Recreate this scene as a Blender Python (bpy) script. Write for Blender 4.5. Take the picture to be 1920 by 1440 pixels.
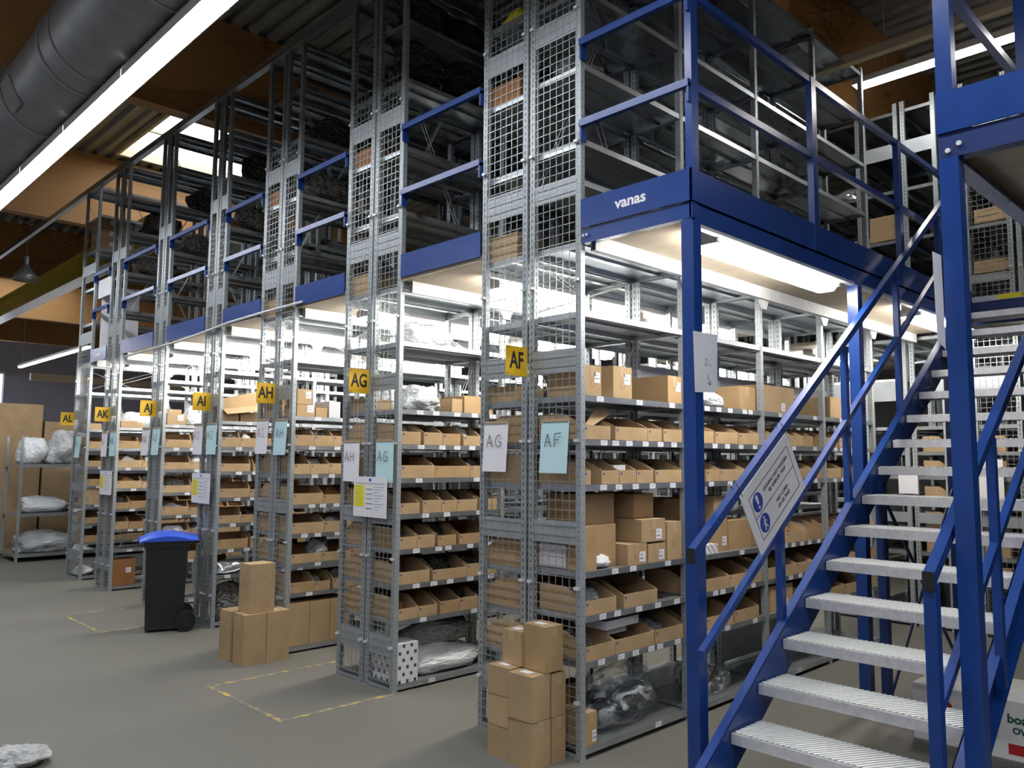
import bpy, math, random
from mathutils import Vector, Matrix, noise
random.seed(7)
SC = bpy.context.scene
for o in list(bpy.data.objects): bpy.data.objects.remove(o)
COL = SC.collection

# ------------------------------------------------------------------ camera, world, exposure
CAM_LOC = (2.890, -3.351, 1.600)
YAW, PITCH, ROLL = math.radians(45.707), math.radians(5.29), math.radians(0.396)
cd = bpy.data.cameras.new('camera'); cam = bpy.data.objects.new('camera', cd); COL.objects.link(cam)
cd.sensor_width = 36.0; cd.lens = 1504.4 / 1920 * 36.0; cd.clip_start = 0.05; cd.clip_end = 200
f0 = Vector((-math.sin(YAW), math.cos(YAW), 0)); r0 = Vector((math.cos(YAW), math.sin(YAW), 0)); u0 = Vector((0, 0, 1))
fw = f0 * math.cos(PITCH) + u0 * math.sin(PITCH); u1 = -f0 * math.sin(PITCH) + u0 * math.cos(PITCH)
rt = r0 * math.cos(ROLL) + u1 * math.sin(ROLL); up = -r0 * math.sin(ROLL) + u1 * math.cos(ROLL)
mw = Matrix((( rt.x, up.x, -fw.x, CAM_LOC[0]), (rt.y, up.y, -fw.y, CAM_LOC[1]), (rt.z, up.z, -fw.z, CAM_LOC[2]), (0, 0, 0, 1)))
cam.matrix_world = mw; SC.camera = cam
w = bpy.data.worlds.new('sky'); SC.world = w; w.use_nodes = True
bg = w.node_tree.nodes['Background']; bg.inputs[0].default_value = (0.86, 0.93, 1.0, 1); bg.inputs[1].default_value = 5.0
SC.view_settings.view_transform = 'Standard'; SC.view_settings.look = 'None'
SC.view_settings.exposure = 0.12; SC.view_settings.gamma = 1.0
SC.cycles.use_light_tree = False; SC.cycles.max_bounces = 5; SC.cycles.diffuse_bounces = 3; SC.cycles.glossy_bounces = 2; SC.cycles.use_adaptive_sampling = True; SC.cycles.adaptive_threshold = 0.04; SC.cycles.adaptive_min_samples = 12; SC.cycles.transparent_max_bounces = 8
SC.cycles.caustics_reflective = False; SC.cycles.caustics_refractive = False; SC.view_settings.use_curve_mapping = False
E_AISLE, E_STRIP, E_HALL = 40.0, 34.0, 40.0        # tube strengths: under the deck, front strip, far strips

# ------------------------------------------------------------------ materials
MATS = {}
def nodes_of(name):
    m = bpy.data.materials.new(name); m.use_nodes = True; MATS[name] = m
    nt = m.node_tree; return m, nt, nt.nodes['Principled BSDF']
def mat(name, col, rough=0.5, metal=0.0, var=0.0, scale=8.0, bump=0.0, alpha=1.0, spec=0.5, emit=None, es=0.0, stretch=None, detail=4.0):
    m, nt, b = nodes_of(name)
    b.inputs['Base Color'].default_value = (*col, 1); b.inputs['Roughness'].default_value = rough
    b.inputs['Metallic'].default_value = metal; b.inputs['Alpha'].default_value = alpha
    b.inputs['Specular IOR Level'].default_value = spec
    if emit: b.inputs['Emission Color'].default_value = (*emit, 1); b.inputs['Emission Strength'].default_value = es
    if var or bump:
        tc = nt.nodes.new('ShaderNodeTexCoord'); nz = nt.nodes.new('ShaderNodeTexNoise')
        nz.inputs['Scale'].default_value = scale; nz.inputs['Detail'].default_value = detail
        src = tc.outputs['Object']
        if stretch:
            mp = nt.nodes.new('ShaderNodeMapping'); mp.inputs['Scale'].default_value = stretch
            nt.links.new(src, mp.inputs[0]); src = mp.outputs[0]
        nt.links.new(src, nz.inputs['Vector'])
        if var:
            cr = nt.nodes.new('ShaderNodeValToRGB')
            cr.color_ramp.elements[0].position = 0.3; cr.color_ramp.elements[1].position = 0.7
            cr.color_ramp.elements[0].color = (*[c * (1 - var) for c in col], 1)
            cr.color_ramp.elements[1].color = (*[min(1, c * (1 + var)) for c in col], 1)
            nt.links.new(nz.outputs['Fac'], cr.inputs[0]); nt.links.new(cr.outputs[0], b.inputs['Base Color'])
        if bump:
            bp = nt.nodes.new('ShaderNodeBump'); bp.inputs['Strength'].default_value = bump; bp.inputs['Distance'].default_value = 0.10 if name.startswith('poly') else 0.02
            nt.links.new(nz.outputs['Fac'], bp.inputs['Height']); nt.links.new(bp.outputs[0], b.inputs['Normal'])
    return m
def M(n): return MATS[n]
def mathn(nt, op, a, b=None):
    n = nt.nodes.new('ShaderNodeMath'); n.operation = op
    for i, v in enumerate((a, b)):
        if v is None: continue
        if isinstance(v, (int, float)): n.inputs[i].default_value = v
        else: nt.links.new(v, n.inputs[i])
    return n.outputs[0]
def mixc(nt, fac, a, b):
    n = nt.nodes.new('ShaderNodeMix'); n.data_type = 'RGBA'
    nt.links.new(fac, n.inputs[0])
    for k, v in ((6, a), (7, b)):
        if isinstance(v, tuple): n.inputs[k].default_value = (*v, 1)
        else: nt.links.new(v, n.inputs[k])
    return n.outputs[2]

mat('galv', (0.50, 0.53, 0.55), 0.36, 0.85, var=0.10, scale=14)
mat('galv_light', (0.66, 0.67, 0.67), 0.45, 0.15, var=0.06, scale=10)
mat('sheet', (0.40, 0.43, 0.45), 0.5, 0.35, var=0.08, scale=6)
mat('wire', (0.42, 0.44, 0.44), 0.4, 0.6)
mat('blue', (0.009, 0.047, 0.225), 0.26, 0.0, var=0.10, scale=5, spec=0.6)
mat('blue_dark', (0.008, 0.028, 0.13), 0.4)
mat('black_plastic', (0.012, 0.014, 0.016), 0.45, var=0.2, scale=5)
mat('bin_blue', (0.03, 0.10, 0.62), 0.35, var=0.08, scale=9)
mat('rubber', (0.01, 0.01, 0.01), 0.7)
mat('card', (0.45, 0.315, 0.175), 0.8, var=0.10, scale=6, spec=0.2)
mat('card_b', (0.42, 0.28, 0.145), 0.8, var=0.10, scale=6, spec=0.2)
mat('card_c', (0.52, 0.36, 0.20), 0.8, var=0.08, scale=6, spec=0.2)
mat('card_red', (0.30, 0.14, 0.055), 0.8, var=0.08, scale=6, spec=0.2)
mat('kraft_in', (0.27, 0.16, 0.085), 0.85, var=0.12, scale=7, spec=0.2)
mat('tape', (0.47, 0.34, 0.20), 0.35)
mat('white', (0.80, 0.80, 0.80), 0.5, var=0.03)
mat('paper', (0.80, 0.79, 0.83), 0.7, var=0.02)
mat('paper_cyan', (0.53, 0.76, 0.80), 0.7, var=0.02)
mat('sign_yellow', (0.83, 0.50, 0.015), 0.45, var=0.04)
mat('note_yellow', (0.85, 0.75, 0.02), 0.6)
mat('ink', (0.02, 0.02, 0.02), 0.6)
mat('pen', (0.05, 0.05, 0.07), 0.7)
mat('sign_blue', (0.02, 0.05, 0.35), 0.45)
mat('red', (0.45, 0.02, 0.02), 0.5)
mat('sticker', (0.84, 0.84, 0.88), 0.6)
mat('sticker_print', (0.55, 0.55, 0.60), 0.6)
mat('dot_blue', (0.08, 0.05, 0.30), 0.6)
mat('ply', (0.50, 0.42, 0.31), 0.6, var=0.08, scale=2.5, stretch=(1, 6, 1))
mat('duct', (0.30, 0.31, 0.31), 0.45, 0.5, var=0.12, scale=5)
mat('duct_seam', (0.40, 0.40, 0.38), 0.4, 0.5)
mat('roof', (0.33, 0.33, 0.30), 0.55, 0.2, var=0.08, scale=3)
mat('pine', (0.66, 0.56, 0.38), 0.6, var=0.08, scale=4, stretch=(1, 8, 8))
mat('crane', (0.55, 0.42, 0.02), 0.5, var=0.08)
mat('wall', (0.55, 0.57, 0.72), 0.8, var=0.05, scale=2)
mat('wall_dark', (0.22, 0.22, 0.22), 0.85, var=0.05, scale=2)
mat('lamp_body', (0.62, 0.62, 0.60), 0.5)
mat('diff_aisle', (0.9, 0.9, 0.9), 0.5, emit=(1.0, 0.97, 0.92), es=E_AISLE)
mat('diff_strip', (0.9, 0.9, 0.9), 0.5, emit=(0.93, 0.96, 1.0), es=E_STRIP)
mat('diff_hall', (0.9, 0.9, 0.9), 0.5, emit=(1.0, 0.98, 0.95), es=E_HALL)
mat('diff_fill_far', (0.9, 0.9, 0.9), 0.5, emit=(0.95, 0.97, 1.0), es=110.0)
mat('diff_fill', (0.9, 0.9, 0.9), 0.5, emit=(0.95, 0.97, 1.0), es=E_STRIP * 0.5)
mat('diff_fill_right', (0.9, 0.9, 0.9), 0.5, emit=(0.95, 0.97, 1.0), es=E_STRIP * 1.1)
mat('pane', (0.9, 0.95, 1.0), 0.3, alpha=0.12)

mat('poly_white', (0.78, 0.79, 0.80), 0.3, var=0.12, scale=8, bump=0.5)
mat('poly_grey', (0.33, 0.34, 0.34), 0.25, var=0.35, scale=9, bump=0.6)
mat('poly_black', (0.12, 0.115, 0.10), 0.18, var=0.7, scale=14, bump=0.8)
mat('poly_foam', (0.50, 0.51, 0.52), 0.4, var=0.25, scale=6, bump=0.6)
mat('hose', (0.02, 0.023, 0.026), 0.3)
mat('tread', (0.62, 0.62, 0.64), 0.42, 0.4, var=0.10, scale=30)
mat('tread_gap', (0.26, 0.27, 0.28), 0.6, 0.2)
mat('grip', (0.86, 0.86, 0.85), 0.45, 0.1, var=0.08, scale=40)
mat('foil', (0.75, 0.75, 0.78), 0.15, 0.7, var=0.2, scale=8)

def mat_post(nm, freq, duty, half):
    m, nt, b = nodes_of(nm); b.inputs['Roughness'].default_value = 0.45; b.inputs['Metallic'].default_value = 0.4
    tc = nt.nodes.new('ShaderNodeTexCoord'); sp = nt.nodes.new('ShaderNodeSeparateXYZ'); nt.links.new(tc.outputs['Object'], sp.inputs[0])
    ax = mathn(nt, 'ABSOLUTE', sp.outputs[0]); ay = mathn(nt, 'ABSOLUTE', sp.outputs[1])
    mn = mathn(nt, 'MINIMUM', ax, ay); strip = mathn(nt, 'LESS_THAN', mn, half)
    fr = mathn(nt, 'FRACT', mathn(nt, 'MULTIPLY', sp.outputs[2], freq)); gap = mathn(nt, 'LESS_THAN', fr, duty)
    slot = mathn(nt, 'MULTIPLY', strip, gap)
    nz = nt.nodes.new('ShaderNodeTexNoise'); nz.inputs['Scale'].default_value = 9; nt.links.new(tc.outputs['Object'], nz.inputs['Vector'])
    base = mixc(nt, nz.outputs['Fac'], (0.37, 0.405, 0.42), (0.45, 0.485, 0.50))
    nt.links.new(mixc(nt, slot, base, (0.03, 0.035, 0.04)), b.inputs['Base Color'])
mat_post('post', 25.0, 0.5, 0.0032); mat_post('post_dots', 20.0, 0.12, 0.0028)

def mat_film(name, col, lo, hi, scale):
    m, nt, b = nodes_of(name); b.inputs['Base Color'].default_value = (*col, 1); b.inputs['Roughness'].default_value = 0.12; b.inputs['Specular IOR Level'].default_value = 1.0
    tc = nt.nodes.new('ShaderNodeTexCoord'); n = nt.nodes.new('ShaderNodeTexNoise'); n.inputs['Scale'].default_value = scale; n.inputs['Detail'].default_value = 5; n.inputs['Distortion'].default_value = 1.2
    nt.links.new(tc.outputs['Object'], n.inputs['Vector'])
    cr = nt.nodes.new('ShaderNodeValToRGB'); e = cr.color_ramp.elements; e[0].position = .46; e[0].color = (lo, lo, lo, 1); e[1].position = .66; e[1].color = (hi, hi, hi, 1)
    nt.links.new(n.outputs['Fac'], cr.inputs[0]); nt.links.new(cr.outputs[0], b.inputs['Alpha'])
    bp = nt.nodes.new('ShaderNodeBump'); bp.inputs['Strength'].default_value = 1.0; bp.inputs['Distance'].default_value = .06
    nt.links.new(n.outputs['Fac'], bp.inputs['Height']); nt.links.new(bp.outputs[0], b.inputs['Normal'])
mat_film('poly_clear', (0.72, 0.76, 0.78), 0.10, 0.75, 5.0)
def mat_timber():
    m, nt, b = nodes_of('timber'); b.inputs['Roughness'].default_value = 0.6
    tc = nt.nodes.new('ShaderNodeTexCoord'); mp = nt.nodes.new('ShaderNodeMapping'); mp.inputs['Scale'].default_value = (1, 0.35, 6)
    nt.links.new(tc.outputs['Object'], mp.inputs[0])
    nz = nt.nodes.new('ShaderNodeTexNoise'); nz.inputs['Scale'].default_value = 3; nz.inputs['Detail'].default_value = 6
    nt.links.new(mp.outputs[0], nz.inputs['Vector'])
    wv = nt.nodes.new('ShaderNodeTexVoronoi'); wv.inputs['Scale'].default_value = 2.2; mp2 = nt.nodes.new('ShaderNodeMapping')
    mp2.inputs['Scale'].default_value = (1, 0.5, 2.2); nt.links.new(tc.outputs['Object'], mp2.inputs[0]); nt.links.new(mp2.outputs[0], wv.inputs['Vector'])
    knot = mathn(nt, 'LESS_THAN', wv.outputs['Distance'], 0.045)
    sp = nt.nodes.new('ShaderNodeSeparateXYZ'); nt.links.new(tc.outputs['Object'], sp.inputs[0])
    lam = mathn(nt, 'LESS_THAN', mathn(nt, 'FRACT', mathn(nt, 'MULTIPLY', sp.outputs[2], 22.0)), 0.06)
    base = mixc(nt, nz.outputs['Fac'], (0.40, 0.19, 0.06), (0.56, 0.30, 0.11))
    base = mixc(nt, mathn(nt, 'MULTIPLY', lam, 0.35), base, (0.20, 0.09, 0.03))
    nt.links.new(mixc(nt, mathn(nt, 'MULTIPLY', knot, 0.6), base, (0.14, 0.06, 0.02)), b.inputs['Base Color'])
mat_timber()

def mat_floor():
    m, nt, b = nodes_of('concrete')
    tc = nt.nodes.new('ShaderNodeTexCoord')
    n1 = nt.nodes.new('ShaderNodeTexNoise'); n1.inputs['Scale'].default_value = 0.9; n1.inputs['Detail'].default_value = 8
    n2 = nt.nodes.new('ShaderNodeTexNoise'); n2.inputs['Scale'].default_value = 60; n2.inputs['Detail'].default_value = 4
    for n in (n1, n2): nt.links.new(tc.outputs['Object'], n.inputs['Vector'])
    a = mixc(nt, n1.outputs['Fac'], (0.135, 0.130, 0.112), (0.190, 0.183, 0.160))
    nt.links.new(mixc(nt, mathn(nt, 'MULTIPLY', n2.outputs['Fac'], 0.35), a, (0.135, 0.13, 0.115)), b.inputs['Base Color'])
    rr = nt.nodes.new('ShaderNodeMapRange'); rr.inputs[3].default_value = 0.45; rr.inputs[4].default_value = 0.7
    nt.links.new(n1.outputs['Fac'], rr.inputs[0]); nt.links.new(rr.outputs[0], b.inputs['Roughness'])
    b.inputs['Specular IOR Level'].default_value = 0.35
mat_floor()

def mat_linepaint():
    m, nt, b = nodes_of('line_paint'); b.inputs['Roughness'].default_value = 0.65
    tc = nt.nodes.new('ShaderNodeTexCoord'); n = nt.nodes.new('ShaderNodeTexNoise'); n.inputs['Scale'].default_value = 14; n.inputs['Detail'].default_value = 6
    nt.links.new(tc.outputs['Object'], n.inputs['Vector'])
    cr = nt.nodes.new('ShaderNodeValToRGB'); cr.color_ramp.elements[0].position = 0.47; cr.color_ramp.elements[1].position = 0.62
    nt.links.new(n.outputs['Fac'], cr.inputs[0])
    nt.links.new(mixc(nt, cr.outputs[0], (0.18, 0.172, 0.153), (0.50, 0.36, 0.09)), b.inputs['Base Color'])
mat_linepaint()

def mat_print(name, bgc, fg, kind, sx, sz, thick=0.4):
    """flat print on packaging, in object space: 'squares' lattice or diagonal 'stripes'"""
    m, nt, b = nodes_of(name); b.inputs['Roughness'].default_value = 0.55
    tc = nt.nodes.new('ShaderNodeTexCoord'); sp = nt.nodes.new('ShaderNodeSeparateXYZ'); nt.links.new(tc.outputs['Object'], sp.inputs[0])
    h = mathn(nt, 'ADD', sp.outputs[0], sp.outputs[1])
    if kind == 'stripes':
        v = mathn(nt, 'FRACT', mathn(nt, 'MULTIPLY', mathn(nt, 'ADD', h, sp.outputs[2]), sx)); mask = mathn(nt, 'LESS_THAN', v, thick)
    else:
        row = mathn(nt, 'FLOOR', mathn(nt, 'MULTIPLY', sp.outputs[2], sz))
        hx = mathn(nt, 'ADD', mathn(nt, 'MULTIPLY', h, sx), mathn(nt, 'MULTIPLY', row, 0.5))
        mask = mathn(nt, 'MULTIPLY', mathn(nt, 'LESS_THAN', mathn(nt, 'FRACT', hx), thick),
                     mathn(nt, 'LESS_THAN', mathn(nt, 'FRACT', mathn(nt, 'MULTIPLY', sp.outputs[2], sz)), thick + 0.15))
    nt.links.new(mixc(nt, mask, bgc, fg), b.inputs['Base Color'])
mat_print('print_squares', (0.74, 0.74, 0.76), (0.06, 0.06, 0.07), 'squares', 15, 21, 0.33)
mat_print('print_stripes', (0.72, 0.72, 0.74), (0.42, 0.42, 0.44), 'stripes', 45, 0, 0.45)
mat_print('print_bold', (0.80, 0.80, 0.80), (0.40, 0.40, 0.41), 'stripes', 18, 0, 0.35)

# ------------------------------------------------------------------ mesh helpers
class MB:
    def __init__(s): s.v = []; s.f = []; s.m = []
    def face(s, idx, m=0): s.f.append(idx); s.m.append(m)
    def box(s, x0, x1, y0, y1, z0, z1, m=0):
        b = len(s.v)
        s.v += [(x0, y0, z0), (x1, y0, z0), (x1, y1, z0), (x0, y1, z0), (x0, y0, z1), (x1, y0, z1), (x1, y1, z1), (x0, y1, z1)]
        for q in ((0, 3, 2, 1), (4, 5, 6, 7), (0, 1, 5, 4), (1, 2, 6, 5), (2, 3, 7, 6), (3, 0, 4, 7)): s.face([b + i for i in q], m)
        return s
    def prism(s, pts, d, m=0):
        """pts: planar polygon (3-D points); d: extrusion vector"""
        b = len(s.v); n = len(pts); d = Vector(d)
        P = [Vector(p) for p in pts]
        nrm = Vector((0, 0, 0))
        for i in range(n): nrm += P[i].cross(P[(i + 1) % n])
        if nrm.dot(d) > 0: P = P[::-1]
        s.v += [tuple(p) for p in P] + [tuple(p + d) for p in P]
        s.face([b + i for i in range(n)], m); s.face([b + n + i for i in reversed(range(n))], m)
        for i in range(n):
            j = (i + 1) % n; s.face([b + j, b + i, b + n + i, b + n + j], m)
        return s
    def bar(s, p, q, a, b_, m=0, ref=(0, 0, 1)):
        p, q = Vector(p), Vector(q); t = (q - p).normalized(); r = Vector(ref)
        if abs(t.dot(r)) > 0.99: r = Vector((1, 0, 0))
        e1 = t.cross(r).normalized(); e2 = e1.cross(t).normalized()
        pts = [p + e1 * (sx * a / 2) + e2 * (sy * b_ / 2) for sx, sy in ((-1, -1), (1, -1), (1, 1), (-1, 1))]
        return s.prism(pts, q - p, m)
    def tube(s, pts, r, n=8, m=0, caps=True):
        P = [Vector(p) for p in pts]; b = len(s.v)
        for i, p in enumerate(P):
            t = (P[min(i + 1, len(P) - 1)] - P[max(i - 1, 0)]).normalized()
            a = Vector((0, 0, 1)) if abs(t.z) < 0.9 else Vector((1, 0, 0))
            e1 = t.cross(a).normalized(); e2 = e1.cross(t)
            for k in range(n):
                an = 2 * math.pi * k / n; s.v.append(tuple(p + e1 * (r * math.cos(an)) + e2 * (r * math.sin(an))))
        for i in range(len(P) - 1):
            for k in range(n):
                k2 = (k + 1) % n; s.face([b + i * n + k, b + i * n + k2, b + (i + 1) * n + k2, b + (i + 1) * n + k], m)
        if caps:
            s.face([b + k for k in reversed(range(n))], m); s.face([b + (len(P) - 1) * n + k for k in range(n)], m)
        return s
    def cyl(s, c, axis, r, h, n=24, m=0):
        c = Vector(c); ax = Vector(axis).normalized(); return s.tube([c, c + ax * h], r, n, m)
    def mesh(s, name, mats, smooth=False, org=(0, 0, 0)):
        me = bpy.data.meshes.new(name); o = org
        me.from_pydata([(x - o[0], y - o[1], z - o[2]) for x, y, z in s.v], [], s.f)
        for mt in mats: me.materials.append(M(mt))
        if len(mats) > 1: me.polygons.foreach_set('material_index', s.m)
        if smooth: me.polygons.foreach_set('use_smooth', [True] * len(me.polygons))
        me.update(); return me

def put(name, me, loc=(0, 0, 0), parent=None, rz=0.0, scale=None):
    o = bpy.data.objects.new(name, me); COL.objects.link(o); o.location = loc
    if rz: o.rotation_euler = (0, 0, rz)
    if scale: o.scale = scale
    if parent: o.parent = parent
    return o
LABELS = {}
def tag(o, label, cat, group=None, kind=None):
    o['label'] = label; o['category'] = cat
    if group: o['group'] = group
    if kind: o['kind'] = kind
    return o
def thing(name, label, cat, loc=(0, 0, 0), group=None, rz=0.0):
    o = put(name, None, loc, rz=rz); o.empty_display_size = 0.1; return tag(o, label, cat, group)
def struct(name, mb, mats, label=None):
    o = put(name, mb.mesh(name, mats)); o['kind'] = 'structure'
    if label: o['label'] = label
    return o
def part(name, mb, mats, parent, smooth=False, label=None, org=None):
    """mesh given in world coordinates, parented to an unrotated thing"""
    if org is None:
        org = Vector((0, 0, 0)); p = parent
        while p: org += p.location; p = p.parent
    o = put(name, mb.mesh(name, mats, smooth, org), parent=parent)
    if label: o['label'] = label
    return o

def text_mesh(txt, size, bold=0.0, xs=1.0, name='lettering', align='CENTER', matn='ink', extrude=0.0006):
    cu = bpy.data.curves.new('t', 'FONT'); cu.body = txt; cu.size = size; cu.align_x = align; cu.align_y = 'CENTER'
    cu.offset = bold; cu.extrude = extrude; cu.resolution_u = 3
    ob = bpy.data.objects.new('t', cu); COL.objects.link(ob)
    dg = bpy.context.evaluated_depsgraph_get(); me = bpy.data.meshes.new_from_object(ob.evaluated_get(dg))
    bpy.data.objects.remove(ob); bpy.data.curves.remove(cu)
    if xs != 1.0:
        for v in me.vertices: v.co.x *= xs
    me.materials.clear(); me.materials.append(M(matn)); me.name = name; return me
def place_text(me, origin, ex, ey, parent, name='lettering'):
    """text mesh in the plane spanned by ex (reading direction) and ey (up), origin in world"""
    ex = Vector(ex).normalized(); ey = Vector(ey).normalized(); ez = ex.cross(ey)
    o = put(name, me, parent=parent); org = Vector((0, 0, 0)); p = parent
    while p: org += p.location; p = p.parent
    L = Vector(origin) - org
    o.matrix_local = Matrix(((ex.x, ey.x, ez.x, L.x), (ex.y, ey.y, ez.y, L.y), (ex.z, ey.z, ez.z, L.z), (0, 0, 0, 1)))
    return o
STROKES = {'A': [[(0, 0), (.5, 1.4), (1, 0)], [(.2, .5), (.85, .5)]], 'F': [[(0, 0), (.1, 1.4), (1, 1.45)], [(.05, .75), (.7, .78)]],
           'G': [[(.95, 1.2), (.6, 1.4), (.2, 1.15), (0, .6), (.2, .1), (.6, 0), (.95, .25), (.95, .6), (.55, .6)]],
           'H': [[(0, 0), (.05, 1.4)], [(.8, 0), (.85, 1.4)], [(0, .7), (.85, .72)]], 'I': [[(.4, 0), (.4, 1.4)], [(.1, 0), (.7, 0)], [(.1, 1.4), (.7, 1.4)]],
           'J': [[(.2, 1.4), (.9, 1.4)], [(.6, 1.4), (.6, .3), (.4, 0), (.1, .2)]], 'K': [[(0, 0), (0, 1.4)], [(.8, 1.4), (0, .6), (.9, 0)]],
           'L': [[(0, 1.4), (0, 0), (.8, 0)]], 'Z': [[(0, 1.3), (.9, 1.3), (0, 0), (.9, 0)]], 'N': [[(0, 0), (0, 1.3), (.9, 0), (.9, 1.3)]],
           '>': [[(0, .2), (1.4, .9)], [(.8, 1.2), (1.4, .9), (1.1, .2)]]}
def hand_mesh(txt, size, wgt=0.0045, gap=1.45):
    mb = MB(); x = 0
    for ch in txt:
        for st in STROKES.get(ch, []):
            for a, b in zip(st, st[1:]):
                mb.bar(((x + a[0]) * size, a[1] * size, 0), ((x + b[0]) * size, b[1] * size, 0), wgt, 0.0008, ref=(0, 0, 1))
        x += gap
    n = (x - gap + 1) * size / 2
    return MB_shift(mb, (-n, -0.7 * size, 0)).mesh('handwriting', ['pen'])
def MB_shift(mb, d):
    mb.v = [(x + d[0], y + d[1], z + d[2]) for x, y, z in mb.v]; return mb

ORD = ['first', 'second', 'third', 'fourth', 'fifth', 'sixth', 'seventh', 'eighth', 'ninth', 'tenth', 'eleventh', 'twelfth', 'thirteenth',
       'fourteenth', 'fifteenth', 'sixteenth', 'seventeenth', 'eighteenth', 'nineteenth', 'twentieth', 'twenty-first', 'twenty-second', 'twenty-third', 'twenty-fourth']

# ------------------------------------------------------------------ the hall
X0, X1, Y0, Y1, ZR = -31.0, 9.0, -8.0, 15.0, 6.62
struct('floor', MB().box(X0, X1, Y0, Y1, -0.1, 0.0), ['concrete'])
BEAMS = [5.0, -0.55, -5.82, -11.33, -16.85, -22.4, -27.9]
SKY = [(-10.9, -6.6, 0.98, 3.4), (-22.0, -17.6, 0.98, 3.4)]
roof = MB(); p, h = 0.225, 0.07
ny = int((Y1 - Y0) / p); xs = [X0] + sorted(x for s in SKY for x in s[:2]) + [X1]
for i in range(ny):
    y = Y0 + i * p; prof = [(y, ZR), (y + 0.08, ZR), (y + 0.11, ZR + h), (y + 0.195, ZR + h), (y + p, ZR)]
    for a, b in zip(xs, xs[1:]):
        if any(s[0] - 0.01 <= a and b <= s[1] + 0.01 and s[2] - p * .6 < y < s[3] - p * .4 for s in SKY): continue
        for (ya, za), (yb, zb) in zip(prof, prof[1:]):
            k = len(roof.v); roof.v += [(a, ya, za), (b, ya, za), (b, yb, zb), (a, yb, zb)]; roof.face([k, k + 3, k + 2, k + 1])
struct('ceiling', roof, ['roof'])
for i, (a, b, c, d) in enumerate(SKY):
    wn = put('window_%d' % (i + 1), MB().box(a, b, c, d, ZR + 0.10, ZR + 0.11).mesh('window', ['pane'])); wn['kind'] = 'structure'
    fr = MB()
    fr.box(a - .05, a, c, d, ZR - .05, ZR + .12).box(b, b + .05, c, d, ZR - .05, ZR + .12).box(a - .05, b + .05, c - .05, c, ZR - .05, ZR + .12).box(a - .05, b + .05, d, d + .05, ZR - .05, ZR + .12)
    for k in (1, 2, 3): fr.box(a + (b - a) * k / 4 - .025, a + (b - a) * k / 4 + .025, c, d, ZR + .05, ZR + .1)
    part('window_frame', fr, ['pine'], wn)
struct('wall_right', MB().box(X1, X1 + .2, Y0, Y1, 0, ZR + .2), ['wall_dark'])
struct('wall_back', MB().box(X0, X1, Y1, Y1 + .2, 0, ZR + .2), ['wall_dark'])
struct('wall_front', MB().box(X0, X1, Y0 - .2, Y0, 0, ZR + .2), ['wall'])
WY0, WY1, WZ0, WZ1 = 0.6, 3.75, 2.6, 4.6
struct('wall_left', MB().box(X0 - .2, X0, Y0, WY0, 0, ZR + .2).box(X0 - .2, X0, WY1, Y1, 0, ZR + .2).box(X0 - .2, X0, WY0, WY1, 0, WZ0).box(X0 - .2, X0, WY0, WY1, WZ1, ZR + .2), ['wall'])
wn = put('window_3', MB().box(X0 - .12, X0 - .11, WY0, WY1, WZ0, WZ1).mesh('window', ['pane'])); wn['kind'] = 'structure'
fr = MB()
for k in range(4): y = WY0 + (WY1 - WY0) * k / 3; fr.box(X0 - .14, X0 - .06, y - .03, y + .03, WZ0, WZ1)
fr.box(X0 - .14, X0 - .06, WY0, WY1, WZ0, WZ0 + .06).box(X0 - .14, X0 - .06, WY0, WY1, WZ1 - .06, WZ1)
part('window_frame', fr, ['white'], wn)
for i, x in enumerate(BEAMS):
    lab = ['above the right-hand deck', 'above the rack beside the stairs', 'crossing above aisle AI', 'behind the rooflight, brightly lit', 'in shade beyond the rooflight',
           'lit orange far down the hall', 'at the far end of the hall'][i]
    o = put('ceiling_beam', MB().box(-.2, 0, Y0, Y1, 5.40, ZR).mesh('ceiling_beam', ['timber']), (x, 0, 0))
    tag(o, 'deep laminated timber roof beam ' + lab, 'beam', 'laminated roof beams')

# duct along the front, hung below the beams
dt = thing('ventilation_duct', 'large round grey metal ventilation duct below the roof beams', 'duct', (-4, -1.42, 4.95))
part('duct_tube', MB().tube([(-30, -1.42, 4.95), (8, -1.42, 4.95)], 0.37, 40), ['duct'], dt, smooth=True)
for x in (-11.4, -9.9, -8.4, -6.9, -5.4, -4.2, -3.9, -2.4, -0.9, 0.6):
    part('duct_seam', MB().tube([(x, -1.42, 4.95), (x + .03, -1.42, 4.95)], 0.383, 40), ['duct_seam'], dt, smooth=False)
a = math.radians(205)
hc = Vector((-5.15, -1.42 + .372 * math.cos(a), 4.95 + .372 * math.sin(a)))
part('hatch', MB().bar(hc - Vector((.14, 0, 0)), hc + Vector((.14, 0, 0)), .26, .015, ref=(0, math.cos(a), math.sin(a))), ['duct_seam'], dt)
for x in (-5.92, -11.43, -16.95, -.65): part('hanger', MB().box(x - .01, x + .01, -1.80, -1.79, 4.9, 5.42).box(x - .01, x + .01, -1.05, -1.04, 4.9, 5.42), ['duct'], dt)

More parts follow.
